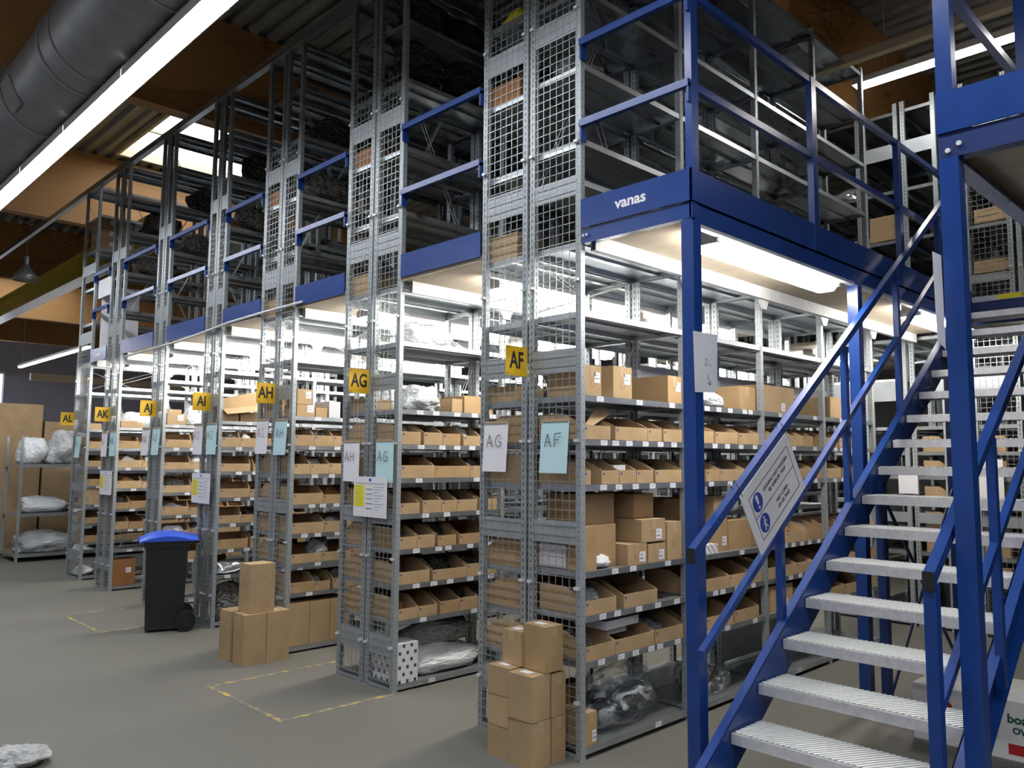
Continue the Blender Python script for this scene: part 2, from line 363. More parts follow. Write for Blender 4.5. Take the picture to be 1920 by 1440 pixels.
# hanging strip of tube lights along the front
for i in range(14):
    xa = 8.29 - 1.45 * (i + 1); xb = xa + 1.44
    lab = ORD[i] + ' from the right in the hanging row'
    t = thing('strip_light', 'long white tube light fitting, ' + lab, 'light', ((xa + xb) / 2, -1.33, 4.48), 'tube lights hung in a row above the walkway')
    part('reflector', MB().prism([(xa, -1.425, 4.49), (xa, -1.250, 4.49), (xa, -1.28, 4.55), (xa, -1.395, 4.55)], (xb - xa, 0, 0)).box(xa, xb, -1.425, -1.418, 4.437, 4.49).box(xa, xb, -1.257, -1.250, 4.437, 4.49), ['lamp_body'], t)
    part('diffuser', MB().box(xa + .012, xb - .012, -1.417, -1.258, 4.445, 4.478), ['diff_strip'], t)
    part('suspension', MB().cyl(((xa + xb) / 2, -1.337, 4.55), (0, 0, 1), .004, .043, 6), ['galv'], t)

# unseen row added behind the camera, fill light for stairs and sign
for i in range(7):
    xa = 7.0 - 1.6 * i - (5 if i > 3 else 0); xb = xa + 1.5
    t = thing('strip_light', 'added fill tube light behind the camera, %s from the right' % ORD[i], 'light', ((xa + xb) / 2, -5.2, 4.48), 'added fill tubes behind the camera')
    part('reflector', MB().box(xa, xb, -5.29, -5.11, 4.49, 4.55), ['lamp_body'], t); part('diffuser', MB().box(xa + .012, xb - .012, -5.28, -5.12, 4.445, 4.489), ['diff_fill_right' if i < 4 else 'diff_fill'], t)
    part('suspension', MB().cyl(((xa + xb) / 2, -5.2, 4.55), (0, 0, 1), .004, 2.1, 6), ['galv'], t)

# tie rail on top of the racks
o = put('tie_rail', MB().box(-15.2, 1.2, -.02, .04, 5.20, 5.27).mesh('tie_rail', ['galv']))
tag(o, 'long galvanised tie rail running along the rack tops', 'rail')
# crane runway girder far left
g = thing('crane_girder', 'yellow crane runway girder high at the far left', 'girder', (-16, 1.25, 4.95))
part('web', MB().box(-26, -9.4, 1.20, 1.24, 4.88, 5.30), ['crane'], g)
part('flange', MB().box(-26, -9.4, 1.08, 1.36, 4.86, 4.88), ['galv'], g); part('flange', MB().box(-26, -9.4, 1.08, 1.36, 5.30, 5.32), ['crane'], g)
o = put('wall_girder', MB().box(0, .18, 3.75, 9.5, -.12, .12).mesh('wall_girder', ['pine']), (-27.5, 0, 4.20))
tag(o, 'orange yellow crane beam across the far end wall', 'girder')
# bell lamp
bl = thing('bell_lamp', 'small metal bell lamp hanging at the far left', 'lamp', (-12.5, .09, 4.55))
mb = MB(); n = 20; prof = [(.03, .28), (.06, .26), (.10, .18), (.17, .10), (.20, .0), (.19, .0), (.15, .1), (.05, .24)]
for r, z in prof:
    for k in range(n): mb.v.append((-12.5 + r * math.cos(k * 2 * math.pi / n), .09 + r * math.sin(k * 2 * math.pi / n), 4.55 + z))
for i in range(len(prof) - 1):
    for k in range(n): k2 = (k + 1) % n; mb.face([i * n + k, i * n + k2, (i + 1) * n + k2, (i + 1) * n + k])
part('shade', mb, ['duct_seam'], bl, smooth=True); part('cap', MB().cyl((-12.5, .09, 4.82), (0, 0, 1), .05, .14, 16), ['galv'], bl)
part('rod', MB().cyl((-12.5, .09, 4.95), (0, 0, 1), .012, 1.7, 8), ['galv'], bl)
# tube lights further off
def far_tube(x0, x1, y, z, label, dirx=True, g='hall tube lights', wd=.12, mt='diff_hall'):
    t = thing('tube_light', label, 'light', ((x0 + x1) / 2, y, z), g)
    if dirx:
        part('housing', MB().box(x0, x1, y - wd / 2, y + wd / 2, z + .03, z + .09), ['lamp_body'], t)
        for xr_ in (x0 + .3, x1 - .3): part('suspension', MB().cyl((xr_, y, z + .09), (0, 0, 1), .004, ZR - z, 6), ['galv'], t)
        part('tube', MB().box(x0 + .03, x1 - .03, y - wd * .35, y + wd * .35, z, z + .03), [mt], t)
    return t
far_tube(-22.5, -19.0, -3.4, 4.6, 'added fill tube light out of view at the far left, middle one', mt='diff_fill_far'); far_tube(-29.0, -25.5, -3.4, 4.6, 'added fill tube light out of view at the far left, far one', mt='diff_fill_far')  # both unseen, added to brighten the far end wall
far_tube(-23.5, -17.2, 2.55, 4.10, 'bright tube light hanging far left beyond the racks')
far_tube(-.2, 1.30, 4.33, 5.22, 'left tube light above the upper cross aisle')
far_tube(1.34, 2.84, 4.33, 5.22, 'right tube light above the upper cross aisle')
o = put('cable_tray', MB().box(-.3, 3.2, 3.66, 3.74, 5.18, 5.22).box(-.3, 3.2, 3.66, 3.67, 5.22, 5.26).box(-.3, 3.2, 3.73, 3.74, 5.22, 5.26).mesh('cable_tray', ['pine']))
tag(o, 'pale cable tray above the rack at the upper right', 'tray')

# ------------------------------------------------------------------ shelving racks
POSTW, POSTD, RT = 0.040, 0.034, 5.27
def post_mesh(hh, nm, dots=False):
    t = .003; a, b = POSTW / 2, POSTD / 2
    if dots: return MB().box(-a, a, -b, -b + t, 0, hh).box(-a, -a + t, -b + t, b, 0, hh).box(a - t, a, -b + t, b, 0, hh).box(-a - .006, a + .006, -b - .004, b + .004, 0, .004).mesh(nm, ['post_dots'])
    return MB().box(-a, a, -b, -b + t, 0, hh).box(-a, -a + t, -b + t, b, 0, hh).box(a - t, a, -b + t, b, 0, hh).box(-a - .006, a + .006, -b - .004, b + .004, 0, .004).mesh(nm, ['post'])
PM = post_mesh(RT, 'upright'); PM_DOT = post_mesh(RT, 'upright', True); PM_LOW = post_mesh(1.88, 'upright_low')
SHELF_CACHE = {}
def shelf_mesh(d, ln):
    k = (round(d, 3), round(ln, 3))
    if k not in SHELF_CACHE:
        SHELF_CACHE[k] = MB().box(0, d, 0, ln, -.003, 0).box(0, .003, 0, ln, -.034, -.003).box(d - .003, d, 0, ln, -.034, -.003) \
            .box(.003, d - .003, 0, .003, -.034, -.003).box(.003, d - .003, ln - .003, ln, -.034, -.003).box(d * .5 - .02, d * .5 + .02, .01, ln - .01, -.018, -.003).mesh('shelf', ['galv'])
    return SHELF_CACHE[k]
CLIP = MB().box(-.014, .014, -.008, .016, -.008, .008).mesh('clip', ['galv_light'])
STK = MB().box(-.0006, .0006, -.029, .029, -.0145, .0145).box(-.0009, .0009, -.020, .018, .002, .007, 1).box(-.0009, .0009, -.020, .005, -.008, -.004, 1).mesh('shelf_label', ['sticker', 'sticker_print'])
LOWER = [.06, .505, .748, .985, 1.457, 1.708, 1.954, 2.430, 2.83]
LOWER2 = [.05, .480, .720, .962, 1.205, 1.455, 1.692, 1.940, 2.425, 2.83]
UPPER = [3.18, 3.42, 3.87, 4.34, 4.80, 5.22]
UPPER2 = [3.37, 3.85, 4.37, 4.82, 5.20]
def make_rack(label, xf, xb, y0, bays, levels, ends=(), stickers=0, mesh_end=True, mtop=None, brace=True, bay=1.0, seed=0, group='double height shelving racks'):
    """xf: aisle face X, xb: back X (either side); returns the rack root"""
    rng = random.Random(seed); lo, hi = min(xf, xb), max(xf, xb); d = hi - lo; sgn = 1 if xf > xb else -1
    t = thing('shelving_rack', label, 'rack', ((lo + hi) / 2, y0, 0), group); L = t.location
    ys = [y0 + .018 + i * bay for i in range(bays + 1)]
    for y in ys:
        for x in (lo + POSTW / 2, hi - POSTW / 2): put('upright', PM_DOT if (sgn > 0 and x > (lo + hi) / 2) else PM, (x - L.x, y - L.y, 0), t)
    for z in levels:
        for b in range(bays):
            s = put('shelf', shelf_mesh(d - .008, bay - .036), (lo + .004 - L.x, ys[b] + .018 - L.y, z), t)
            if stickers and z < 2.1 and b < stickers:
                n = rng.choice([2, 3, 5, 5, 6]) if z > .1 else 1
                for k in range(n):
                    yy = .07 + (bay - .16) * (k + rng.uniform(.2, .8)) / n
                    xx = (d - .008 + .0007) if sgn > 0 else -.0007
                    put('shelf_label', STK, (xx, yy, -.0175), s)
    if mesh_end:
        wm = MB(); ye = y0 - .012; a, b = lo + POSTW * .6, hi - POSTW * .6; r = .0015
        mt_ = mtop or RT - .05; nv = max(3, int(round((b - a) / .05)))
        for k in range(nv + 1): x = a + (b - a) * k / nv; wm.box(x - r, x + r, ye - r, ye + r, .07, mt_)
        z = .07
        while z < mt_: wm.box(a, b, ye - .0045, ye - .001, z - r, z + r); z += .052
        part('wire_panel', wm, ['wire'], t)
        for z in (.3, .9, 1.7, 2.6, 3.4, 4.2, 4.9):
            for x in (a, b):
                if z < mt_: put('clip', CLIP, (x - L.x, ye - L.y, z), t)
    for (za, zb) in ends:
        part('end_plate', MB().box(lo + POSTW, hi - POSTW, y0 + .004, y0 + .007, za, zb), ['sheet'], t)
    if brace:
        xbk = xb + sgn * .006
        for (za, zb) in ((2.45, 2.80), (.1, 2.4), (3.1, 5.1)):
            part('brace', MB().tube([(xbk, ys[0], za), (xbk, ys[1], zb)], .003, 5), ['galv_light'], t); part('brace', MB().tube([(xbk, ys[1], za), (xbk, ys[0], zb)], .003, 5), ['galv_light'], t)
    return t
E1 = [(.0, .03), (1.13, 1.255), (2.085, 2.22), (3.10, 3.21), (4.07, 4.205)]
E2 = [(.0, .03), (.23, .37), (1.13, 1.245), (2.08, 2.20), (3.08, 3.24), (4.03, 4.17)]
DBL = [(0.0, -.402, -.424, -.824), (-1.683, -2.03, -2.05, -2.396), (-3.163, -3.44, -3.46, -3.771), (-4.545, -4.735, -4.755, -4.942),
       (-5.933, -6.105, -6.125, -6.299), (-7.354, -7.59, -7.61, -7.852), (-8.474, -9.036, None, None)]
MT = [5.22, 4.42, 4.3, 3.9, 3.5, 3.3, 3.0]
AISLES = ['AF', 'AG', 'AH', 'AI', 'AJ', 'AK', 'AL']
for i, (xr, ma, mb_, xl) in enumerate(DBL):
    A = AISLES[i]; nb = 4 if i < 4 else 3
    make_rack('tall galvanised shelving rack on the left side of aisle ' + A if i else 'tall galvanised shelving rack of aisle AF nearest the blue staircase',
              xr, ma, 0.0, nb, (LOWER if i == 0 else LOWER2) + (UPPER if i == 0 else UPPER2), E1 if i == 0 else E2, stickers=4 if i == 0 else 1, seed=i, mtop=MT[i])
    if xl is not None:
        make_rack('tall galvanised shelving rack on the right side of aisle ' + AISLES[i + 1], xl, mb_, 0.0, nb, LOWER2 + UPPER2, E2, stickers=0, seed=20 + i, mtop=MT[i])
# second block beyond the cross aisle
B2 = [(-.86, -.45, 'left half of the double past the cross aisle'), (-.06, -.43, 'right half of the double past the cross aisle'), (.30, -.03, 'directly behind the treads'), (.52, .92, 'wire-ended, right of the landing'), (1.34, .95, 'rightmost beyond the landing')]
for k, (a, b, l) in enumerate(B2):
    make_rack('shelving rack of the far block, ' + l, a, b, 5.02, 3, LOWER2 + UPPER2, [(.05, .14), (1.0, 1.1), (2.2, 2.40), (3.28, 3.36), (4.7, 4.85)], 0, mesh_end=(k >= 3), seed=40 + k, brace=False, group='far block racks')

for k, (a, b, l) in enumerate(((-1.683, -2.03, 'on the left of aisle AG'), (-2.396, -2.05, 'on the right of aisle AH'), (-3.163, -3.44, 'on the left of aisle AH'), (-3.771, -3.46, 'on the right of aisle AI'))):
    make_rack('shelving rack of the far block, ' + l, a, b, 5.02, 3, LOWER2 + UPPER2, [(.05, .14), (1.0, 1.1), (2.2, 2.40)], 0, mesh_end=False, seed=60 + k, brace=False, group='far block racks')
AFR = [o for o in COL.objects if o.name == 'shelving_rack'][0]
for b_, za, zb in ((0, 1.96, 2.20), (1, 1.96, 2.24), (2, 1.96, 2.24), (3, 1.96, 2.24), (1, 1.0, 1.25), (2, .1, .4)):
    part('back_panel', MB().box(-.398, -.395, b_ + (.55 if b_ == 0 else .06), b_ + .97, za, zb), ['sheet'], AFR)
# ------------------------------------------------------------------ mezzanine walkways
ZD0, ZD1, ZT0, ZT1 = 2.85, 2.885, 2.885, 3.05
aisx = [(0.0, .73)] + [(DBL[i + 1][0], DBL[i][3]) for i in range(6)]
vanas = text_mesh('vanas', .083, bold=.0022, xs=1.12, matn='white')
for i, (xa, xb) in enumerate(aisx):
    A = AISLES[i]; yl = 5.0 if i == 0 else (4.0 if i < 4 else 3.0)
    t = thing('mezzanine_walkway', 'blue edged mezzanine walkway with guard rails above aisle ' + A, 'walkway', ((xa + xb) / 2, 0, ZD1), 'walkways above the aisles')
    for k in range(int(yl)): part('deck_panel', MB().box(xa + .012, xb - (.03 if i == 0 else .012), k + .004, k + .998, ZD0, ZD1), ['ply'], t)
    dz = -.012 * i
    xa, xb = xa + .009, xb - (.009 if i else 0)
    part('toe_board', MB().box(xa, xb, -.012, -.004, ZT0 + dz, ZT1 + dz), ['blue'], t)
    for x in (xa + .012, xb - .05):
        part('deck_beam', MB().box(x, x + .038, .06, yl, 2.765, 2.77).box(x, x + .004, .06, yl, 2.77, 2.845).box(x + .034, x + .038, .06, yl, 2.77, 2.845).box(x, x + .038, .06, yl, 2.845, 2.85), ['galv_light'], t)
    for k in range(int(yl)):
        if k: part('beam_bracket', MB().prism([(xa + .006, k - .05, 2.765), (xa + .006, k + .09, 2.765), (xa + .006, k + .05, 2.70), (xa + .006, k - .01, 2.70)], (.012, 0, 0)), ['galv_light'], t)
    if i == 0: part('cross_beam', MB().box(xa, xb, .0, .045, 2.80, 2.88), ['blue'], t)
    for z in (3.49, 3.97):
        part('guard_rail', MB().box(xa, xb, -.028, .004, z - .02, z + .02), ['blue'], t)
        for x in (xa, xb - .012): part('rail_bracket', MB().box(x, x + .012, -.022, .03, z - .10, z + .0), ['blue'], t)
    if i in (0, 6):
        tb = [c for c in t.children if c.name.startswith('toe_board')][0]
        place_text(vanas, ((.355 if i == 0 else (xa + xb) / 2), -.0125, 2.968 + dz), (1, 0, 0), (0, 0, 1), tb)
    if i == 0:
        part('side_toe_board', MB().box(.722, .730, -.012, 3.95, ZT0, ZT1), ['blue'], t)
        part('side_beam', MB().box(.66, .722, 0, 3.95, 2.785, 2.795).box(.712, .722, 0, 3.95, 2.795, 2.885).box(.66, .722, 0, 3.95, 2.875, 2.885), ['blue'], t)
        for z in (3.49, 3.98): part('guard_rail', MB().box(.695, .728, 0, 3.86, z - .02, z + .02), ['blue'], t)
        for y in (0.0, 1.35, 2.77, 3.84): part('rail_post', MB().box(.694, .734, y - .02 + .02, y + .06, 2.885 if y else 2.885, 4.0), ['blue'], t)
        for y, h in ((0, 0), (1.955, 0)): part('support_post', MB().box(.662, .732, y, y + .07, 0, 2.785).box(.62, .775, y - .04, y + .11, 0, .008), ['blue'], t)
        part('bolt', MB().cyl((.03, -.012, 2.84), (0, -1, 0), .008, .006, 8).cyl((.055, -.012, 2.84), (0, -1, 0), .008, .006, 8), ['galv_light'], t)
for i in (1, 2):
    xa, xb = aisx[i]
    t = thing('mezzanine_walkway', 'far part of the walkway deck above aisle ' + AISLES[i], 'walkway', ((xa + xb) / 2, 5, ZD1), 'walkways above the aisles')
    for k in range(3): part('deck_panel', MB().box(xa + .004, xb - .004, 5.02 + k, 6.015 + k, ZD0, ZD1), ['ply'], t)
# landing and right-hand deck
t = thing('mezzanine_landing', 'deck landing at the top of the blue staircase', 'walkway', (1.3, 4.4, 2.9))
part('deck_panel', MB().box(.74, 1.855, 3.99, 5.0, ZD0, 2.92), ['ply'], t)
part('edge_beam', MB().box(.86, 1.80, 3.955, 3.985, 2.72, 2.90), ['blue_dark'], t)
t = thing('mezzanine_deck', 'right-hand mezzanine deck with blue beam beside the stairs', 'walkway', (3, 1, 2.9))
for k in range(5):
    for j in range(2): part('deck_panel', MB().box(1.88 + 2 * j, 3.876 + 2 * j, k + .004, k + .998, ZD0, ZD1), ['ply'], t)
part('toe_board', MB().box(1.862, 6.0, -.012, -.004, ZT0, ZT1), ['blue'], t)
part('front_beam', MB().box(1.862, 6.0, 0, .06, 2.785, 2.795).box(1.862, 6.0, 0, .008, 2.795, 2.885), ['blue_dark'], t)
part('side_toe_board', MB().box(1.862, 1.870, -.004, 3.95, ZT0, ZT1), ['blue'], t)
part('side_beam', MB().box(1.862, 1.93, .03, 3.95, 2.775, 2.785).box(1.862, 1.870, .03, 3.95, 2.785, 2.885), ['blue'], t)
part('inner_beam', MB().box(2.25, 2.33, .06, 3.95, 2.74, 2.85), ['blue_dark'], t)
for z in (3.53, 4.0):
    part('guard_rail', MB().box(1.866, 1.90, .0, 3.9, z - .02, z + .02), ['blue'], t); part('guard_rail', MB().box(1.9, 6.0, -.0, .034, z - .02, z + .02), ['blue'], t)
for y in (0.0, 1.25, 2.5, 3.8): part('rail_post', MB().box(1.862, 1.922, y, y + .06, 2.885, 4.05), ['blue'], t)
part('support_post', MB().box(1.862, 1.932, .0, .07, 0, 2.785).box(1.82, 1.975, -.04, .11, 0, .008), ['blue'], t)
part('bolt', MB().cyl((1.90, -.004, 2.81), (0, -1, 0), .01, .012, 8).cyl((1.94, -.004, 2.83), (0, -1, 0), .01, .012, 8), ['galv_light'], t)

o = put('conduit', MB().tube([(-7.1, -.03, 2.775), (-5.4, -.03, 2.80), (-4.35, -.03, 2.86), (-3.8, -.03, 2.87), (-3.0, -.03, 2.875)], .012, 8).mesh('conduit', ['galv_light'], True))
tag(o, 'grey conduit pipe along the lower deck edge', 'pipe')
# aisle lamps under the deck
for i, (xa, xb) in enumerate(aisx):
    A = AISLES[i]
    spots = [(.585, .32), (.585, 3.30)] if i == 0 else [(xa + (xb - xa) * .72, .30), (xa + (xb - xa) * .5, 2.2)]
    if i > 4: spots = spots[:1]
    if i in (1, 2): spots.append((xa + (xb - xa) * .5, 5.4))
    for k, (xc, ya) in enumerate(spots):
        t = thing('aisle_lamp', 'glowing long diffuser lamp under the deck in aisle %s, %s one' % (A, ['near', 'far', 'farthest'][k]), 'light', (xc, ya + .76, ZD0), 'diffuser lamps under the walkways')
        part('housing', MB().box(xc - .06, xc + .06, ya, ya + 1.52, 2.80, 2.849).box(xc - .085, xc + .085, ya + .0, ya + .03, 2.745, 2.80).box(xc - .085, xc + .085, ya + 1.49, ya + 1.52, 2.745, 2.80), ['lamp_body'], t)
        w2 = .085
        part('diffuser', MB().prism([(xc - w2, ya + .03, 2.795), (xc - w2, ya + .03, 2.755), (xc - w2 * .6, ya + .03, 2.715), (xc + w2 * .6, ya + .03, 2.715), (xc + w2, ya + .03, 2.755), (xc + w2, ya + .03, 2.795)], (0, 1.46, 0)), ['diff_aisle'], t)

# ------------------------------------------------------------------ staircase
ST = thing('steel_staircase', 'blue steel staircase with galvanised treads and handrails', 'staircase', (1.3, 0, 0))
RISE, GO, XA, XB = .1735, .2575, .86, 1.78
def ynose(k): return .05 + (k - 2) * GO
def znose(y): return (2 + (y - .05) / GO) * RISE
for k in range(1, 17):
    z = k * RISE; y = ynose(k)
    td = part('tread', MB().box(XA + .004, XB - .004, y, y + .27, z - .006, z).box(XA + .004, XB - .004, y, y + .006, z - .048, z - .006)
              .box(XA + .004, XB - .004, y + .264, y + .27, z - .04, z - .006).box(XA + .004, XA + .010, y + .006, y + .264, z - .045, z - .006).box(XB - .010, XB - .004, y + .006, y + .264, z - .045, z - .006), ['tread'], ST)
    if k <= 10:
        gm = MB()
        pit = .026; nn = int((XB - XA + .27) / pit)
        for j in range(nn):
            s0 = XA + .012 - .14 + j * pit
            a = (s0, y + .012); b = (s0 + .14, y + .258)
            xa_, ya_ = a; xb_, yb_ = b; lo, hi = XA + .012, XB - .012
            if xb_ <= lo or xa_ >= hi: continue
            f = lambda x: a[1] + (x - a[0]) / (b[0] - a[0]) * (b[1] - a[1])
            if xa_ < lo: ya_ = f(lo); xa_ = lo
            if xb_ > hi: yb_ = f(hi); xb_ = hi
            if xb_ - xa_ < .01: continue
            gm.bar((xa_, ya_, z + .003), (xb_, yb_, z + .003), .013, .004)
        part('grip_ridges', gm, ['grip'], td); part('grip_plate', MB().box(XA + .012, XB - .012, y + .012, y + .258, z, z + .0012), ['tread_gap'], td)
    else:
        part('grip_surface', MB().box(XA + .012, XB - .012, y + .012, y + .258, z, z + .002), ['grip'], td)
# top nosing with the yellow notice
td = part('top_nosing', MB().box(XA + .004, XB - .004, 3.93, 3.99, 2.905, 2.95), ['tread'], ST)
part('notice_strip', MB().box(XA + .19, XB - .1, 3.926, 3.93, 2.910, 2.946), ['note_yellow'], td)
place_text(text_mesh('GEBRUIK DE LEUNING', .034, bold=.0006), (XA + .53, 3.9255, 2.928), (1, 0, 0), (0, 0, 1), td)
ytop, y_bot = 3.95, -.36
for (xw, xo) in ((XA, XA - .05), (XB, XB + .05)):
    l, h_ = min(xw, xo), max(xw, xo); tw = .006
    def top(y): return znose(y) + .035
    def bot(y): return max(0.0, znose(y) - .20)
    yb = .05 + ((.20) / RISE - 2) * GO; y0s = .05 + (-.035 / RISE - 2) * GO
    pts = [(y0s, 0), (yb, 0), (ytop, bot(ytop)), (ytop, top(ytop))]
    xpl = xw - tw if xo < xw else xw
    sg = MB().prism([(xpl, y, z) for y, z in pts], (tw, 0, 0))
    sg.prism([(l, y0s, 0), (l, y0s + .012, 0), (l, ytop, top(ytop) - .01), (l, ytop, top(ytop))], (h_ - l, 0, 0))
    sg.prism([(l, yb - .012, 0), (l, yb, 0), (l, ytop, bot(ytop)), (l, ytop, bot(ytop) + .01)], (h_ - l, 0, 0))
    part('stringer', sg, ['blue'], ST)
for side, xc in ((0, .818), (1, 1.825)):
    hz = lambda y: 1.167 + (y + .19) * .683
    hr = MB().prism([(xc - .02, -.19, hz(-.19) - .025), (xc - .02, 3.52, hz(3.52) - .025), (xc - .02, 3.52, hz(3.52) + .025), (xc - .02, -.19, hz(-.19) + .025)], (.04, 0, 0))
    h_ob = part('handrail', hr, ['blue'], ST)
    part('end_cap', MB().box(xc - .021, xc + .021, -.194, -.19, 1.13, 1.20), ['rubber'], h_ob)
    mz = lambda y: .705 + (y + .135) * .690
    brk = [.625, 1.49, 2.37, 3.27]
    segs = [-.12] + brk
    for a, b in zip(segs, segs[1:]):
        part('mid_rail', MB().prism([(xc - .016, a, mz(a) - .02), (xc - .016, b, mz(b) - .02), (xc - .016, b, mz(b) + .02), (xc - .016, a, mz(a) + .02)], (.032, 0, 0)), ['blue'], ST)
    for y in brk:
        part('rail_post', MB().box(xc - .018, xc + .018, y, y + .04, znose(y) - .1, hz(y) - .02), ['blue'], ST)
    if side: part('rail_post', MB().box(xc - .022, xc + .022, -.185, -.14, 0, hz(-.16) - .03), ['blue'], ST)
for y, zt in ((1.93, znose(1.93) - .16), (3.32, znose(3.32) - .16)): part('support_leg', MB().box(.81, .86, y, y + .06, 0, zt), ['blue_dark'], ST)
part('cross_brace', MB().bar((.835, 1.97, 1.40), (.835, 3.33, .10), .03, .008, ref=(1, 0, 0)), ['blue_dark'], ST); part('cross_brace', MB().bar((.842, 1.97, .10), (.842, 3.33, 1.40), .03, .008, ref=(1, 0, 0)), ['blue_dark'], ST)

# safety sign tied to the handrail
SG = thing('safety_sign', 'white safety sign with blue pictograms tied to the left handrail', 'sign', (.845, .6, 1.44))
c0 = Vector((.845, .198, 1.420)); e1 = Vector((0, .829, .559)).normalized(); e2 = Vector((0, -.559, .829)).normalized(); W_, H_ = .592, .359
SN = Vector((1, 0, 0)); SO = .798
def sp_(u, v, x=.848): q = c0 + e1 * u - e2 * v; return (x, q.y, q.z)
part('sign_plate', MB().prism([sp_(0, 0, .842), sp_(W_, 0, .842), sp_(W_, H_, .842), sp_(0, H_, .842)], (.005, 0, 0)), ['white'], SG)
ln = MB()
for a, b in (((.06, .06), (.545, .06)), ((.545, .06), (.545, .31)), ((.545, .31), (.06, .31)), ((.06, .31), (.06, .06)), ((.06, .185), (.545, .185))):
    ln.bar(sp_(*a, .8475), sp_(*b, .8475), .0035, .001, ref=(1, 0, 0))
part('border_line', ln, ['ink'], SG)
for v in (.122, .248): part('blue_disc', MB().cyl(sp_(.125, v, .847), (1, 0, 0), .050, .0012, 32), ['sign_blue'], SG)
ex = MB().prism([sp_(.111, .083, .8483), sp_(.139, .083, .8483), sp_(.132, .133, .8483), sp_(.118, .133, .8483)], (.0008, 0, 0)); ex.cyl(sp_(.125, .151, .8483), (1, 0, 0), .009, .0008, 12)
part('exclamation_mark', ex, ['white'], SG)
wk = MB().cyl(sp_(.128, .217, .8483), (1, 0, 0), .008, .0008, 12)
for a, b, wd in (((.126, .227), (.122, .252), .016), ((.122, .252), (.110, .283), .009), ((.122, .252), (.140, .280), .009), ((.126, .230), (.108, .248), .006), ((.126, .230), (.145, .246), .006)):
    wk.bar(sp_(*a, .8487), sp_(*b, .8487), wd, .0008, ref=(1, 0, 0))
part('walking_figure', wk, ['white'], SG)
for txt, u, v in (('LEUNING VAST HOUDEN', .36, .105), ('BIJ GEBRUIK TRAP', .36, .140), ('NIET LOPEN', .36, .232), ('OP DE TRAP', .36, .267)):
    place_text(text_mesh(txt, .027, bold=.0003, matn='ink'), sp_(u, v, .8478), e1, e2, SG)
for u in (.02, .58): part('cable_tie', MB().bar(sp_(u, -.062, .841), sp_(u, .012, .848), .004, .002, ref=(1, 0, 0)).bar(sp_(u, -.062, .796), sp_(u, .012, .840), .004, .002, ref=(1, 0, 0)), ['ink'], SG)

# ------------------------------------------------------------------ signs and papers on the rack ends
mids = [-.413, -2.04, -3.45, -4.745, -6.115, -7.60, -9.0]
where = ['on the rack end nearest the stairs', 'on the second rack end', 'on the third rack end', 'on the fourth rack end', 'on the fifth rack end', 'on the sixth rack end', 'on the farthest rack end']
for i, A in enumerate(AISLES):
    x = mids[i]; zc = 2.165 - .013 * i
    t = thing('aisle_sign', 'yellow square aisle sign reading %s %s' % (A, where[i]), 'sign', (x, -.1, zc), 'yellow aisle letter signs')
    part('sign_plate', MB().box(x - .003, x, -.178, -.006, zc - .087, zc + .087), ['sign_yellow'], t)
    place_text(text_mesh(A, .135, bold=.0035, xs=.72), (x + .0005, -.092, zc), (0, 1, 0), (0, 0, 1), t)
    part('screw', MB().cyl((x, -.165, zc + .075), (1, 0, 0), .004, .002, 6).cyl((x, -.165, zc - .075), (1, 0, 0), .004, .002, 6), ['ink'], t)
papers = [('D1w', -.651, 1.668, 'AG', 0, 0), ('D1c', -.168, 1.667, 'AF', 1, 0), ('D2w', -2.22, 1.570, 'AH', 0, 1), ('D2c', -1.80, 1.573, 'AG', 1, 1), ('D3w', -3.614, 1.772, 'AI', 0, 2), ('D3c', -3.29, 1.763, 'AH', 1, 2),
          ('D4w', -4.95, 1.765, 'AJ', 0, 3), ('D4c', -4.64, 1.765, 'AI', 1, 3), ('D5w', -6.33, 1.751, 'AK', 0, 4), ('D5c', -6.03, 1.757, 'AJ', 1, 4), ('D6w', -7.69, 1.735, 'AL', 0, 5), ('D6c', -7.39, 1.742, 'AK', 1, 5), ('D7c', -8.72, 1.718, 'AL', 1, 6)]
for nm, x, z, A, cy, d in papers:
    t = thing('paper_sheet', '%s paper sheet hand-lettered %s %s' % ('pale blue' if cy else 'white', A, where[d]), 'paper', (x, -.03, z), 'hand-lettered paper sheets')
    tl = .012 * (1 if d % 2 else -1)
    part('sheet', MB().prism([(x - .105 + tl, -.034, z - .1485), (x + .105 + tl, -.036, z - .1485), (x + .105, -.026, z + .1485), (x - .105, -.026, z + .1485)], (0, .0012, 0)), ['paper_cyan' if cy else 'paper'], t)
    place_text(hand_mesh(A, .052), (x - .01, -.0375, z + .035), (1, 0, 0), (0, 0, 1), t)
    part('tape_strip', MB().box(x - .10, x + .10, -.031, -.0275, z + .140, z + .156), ['tape'], t)
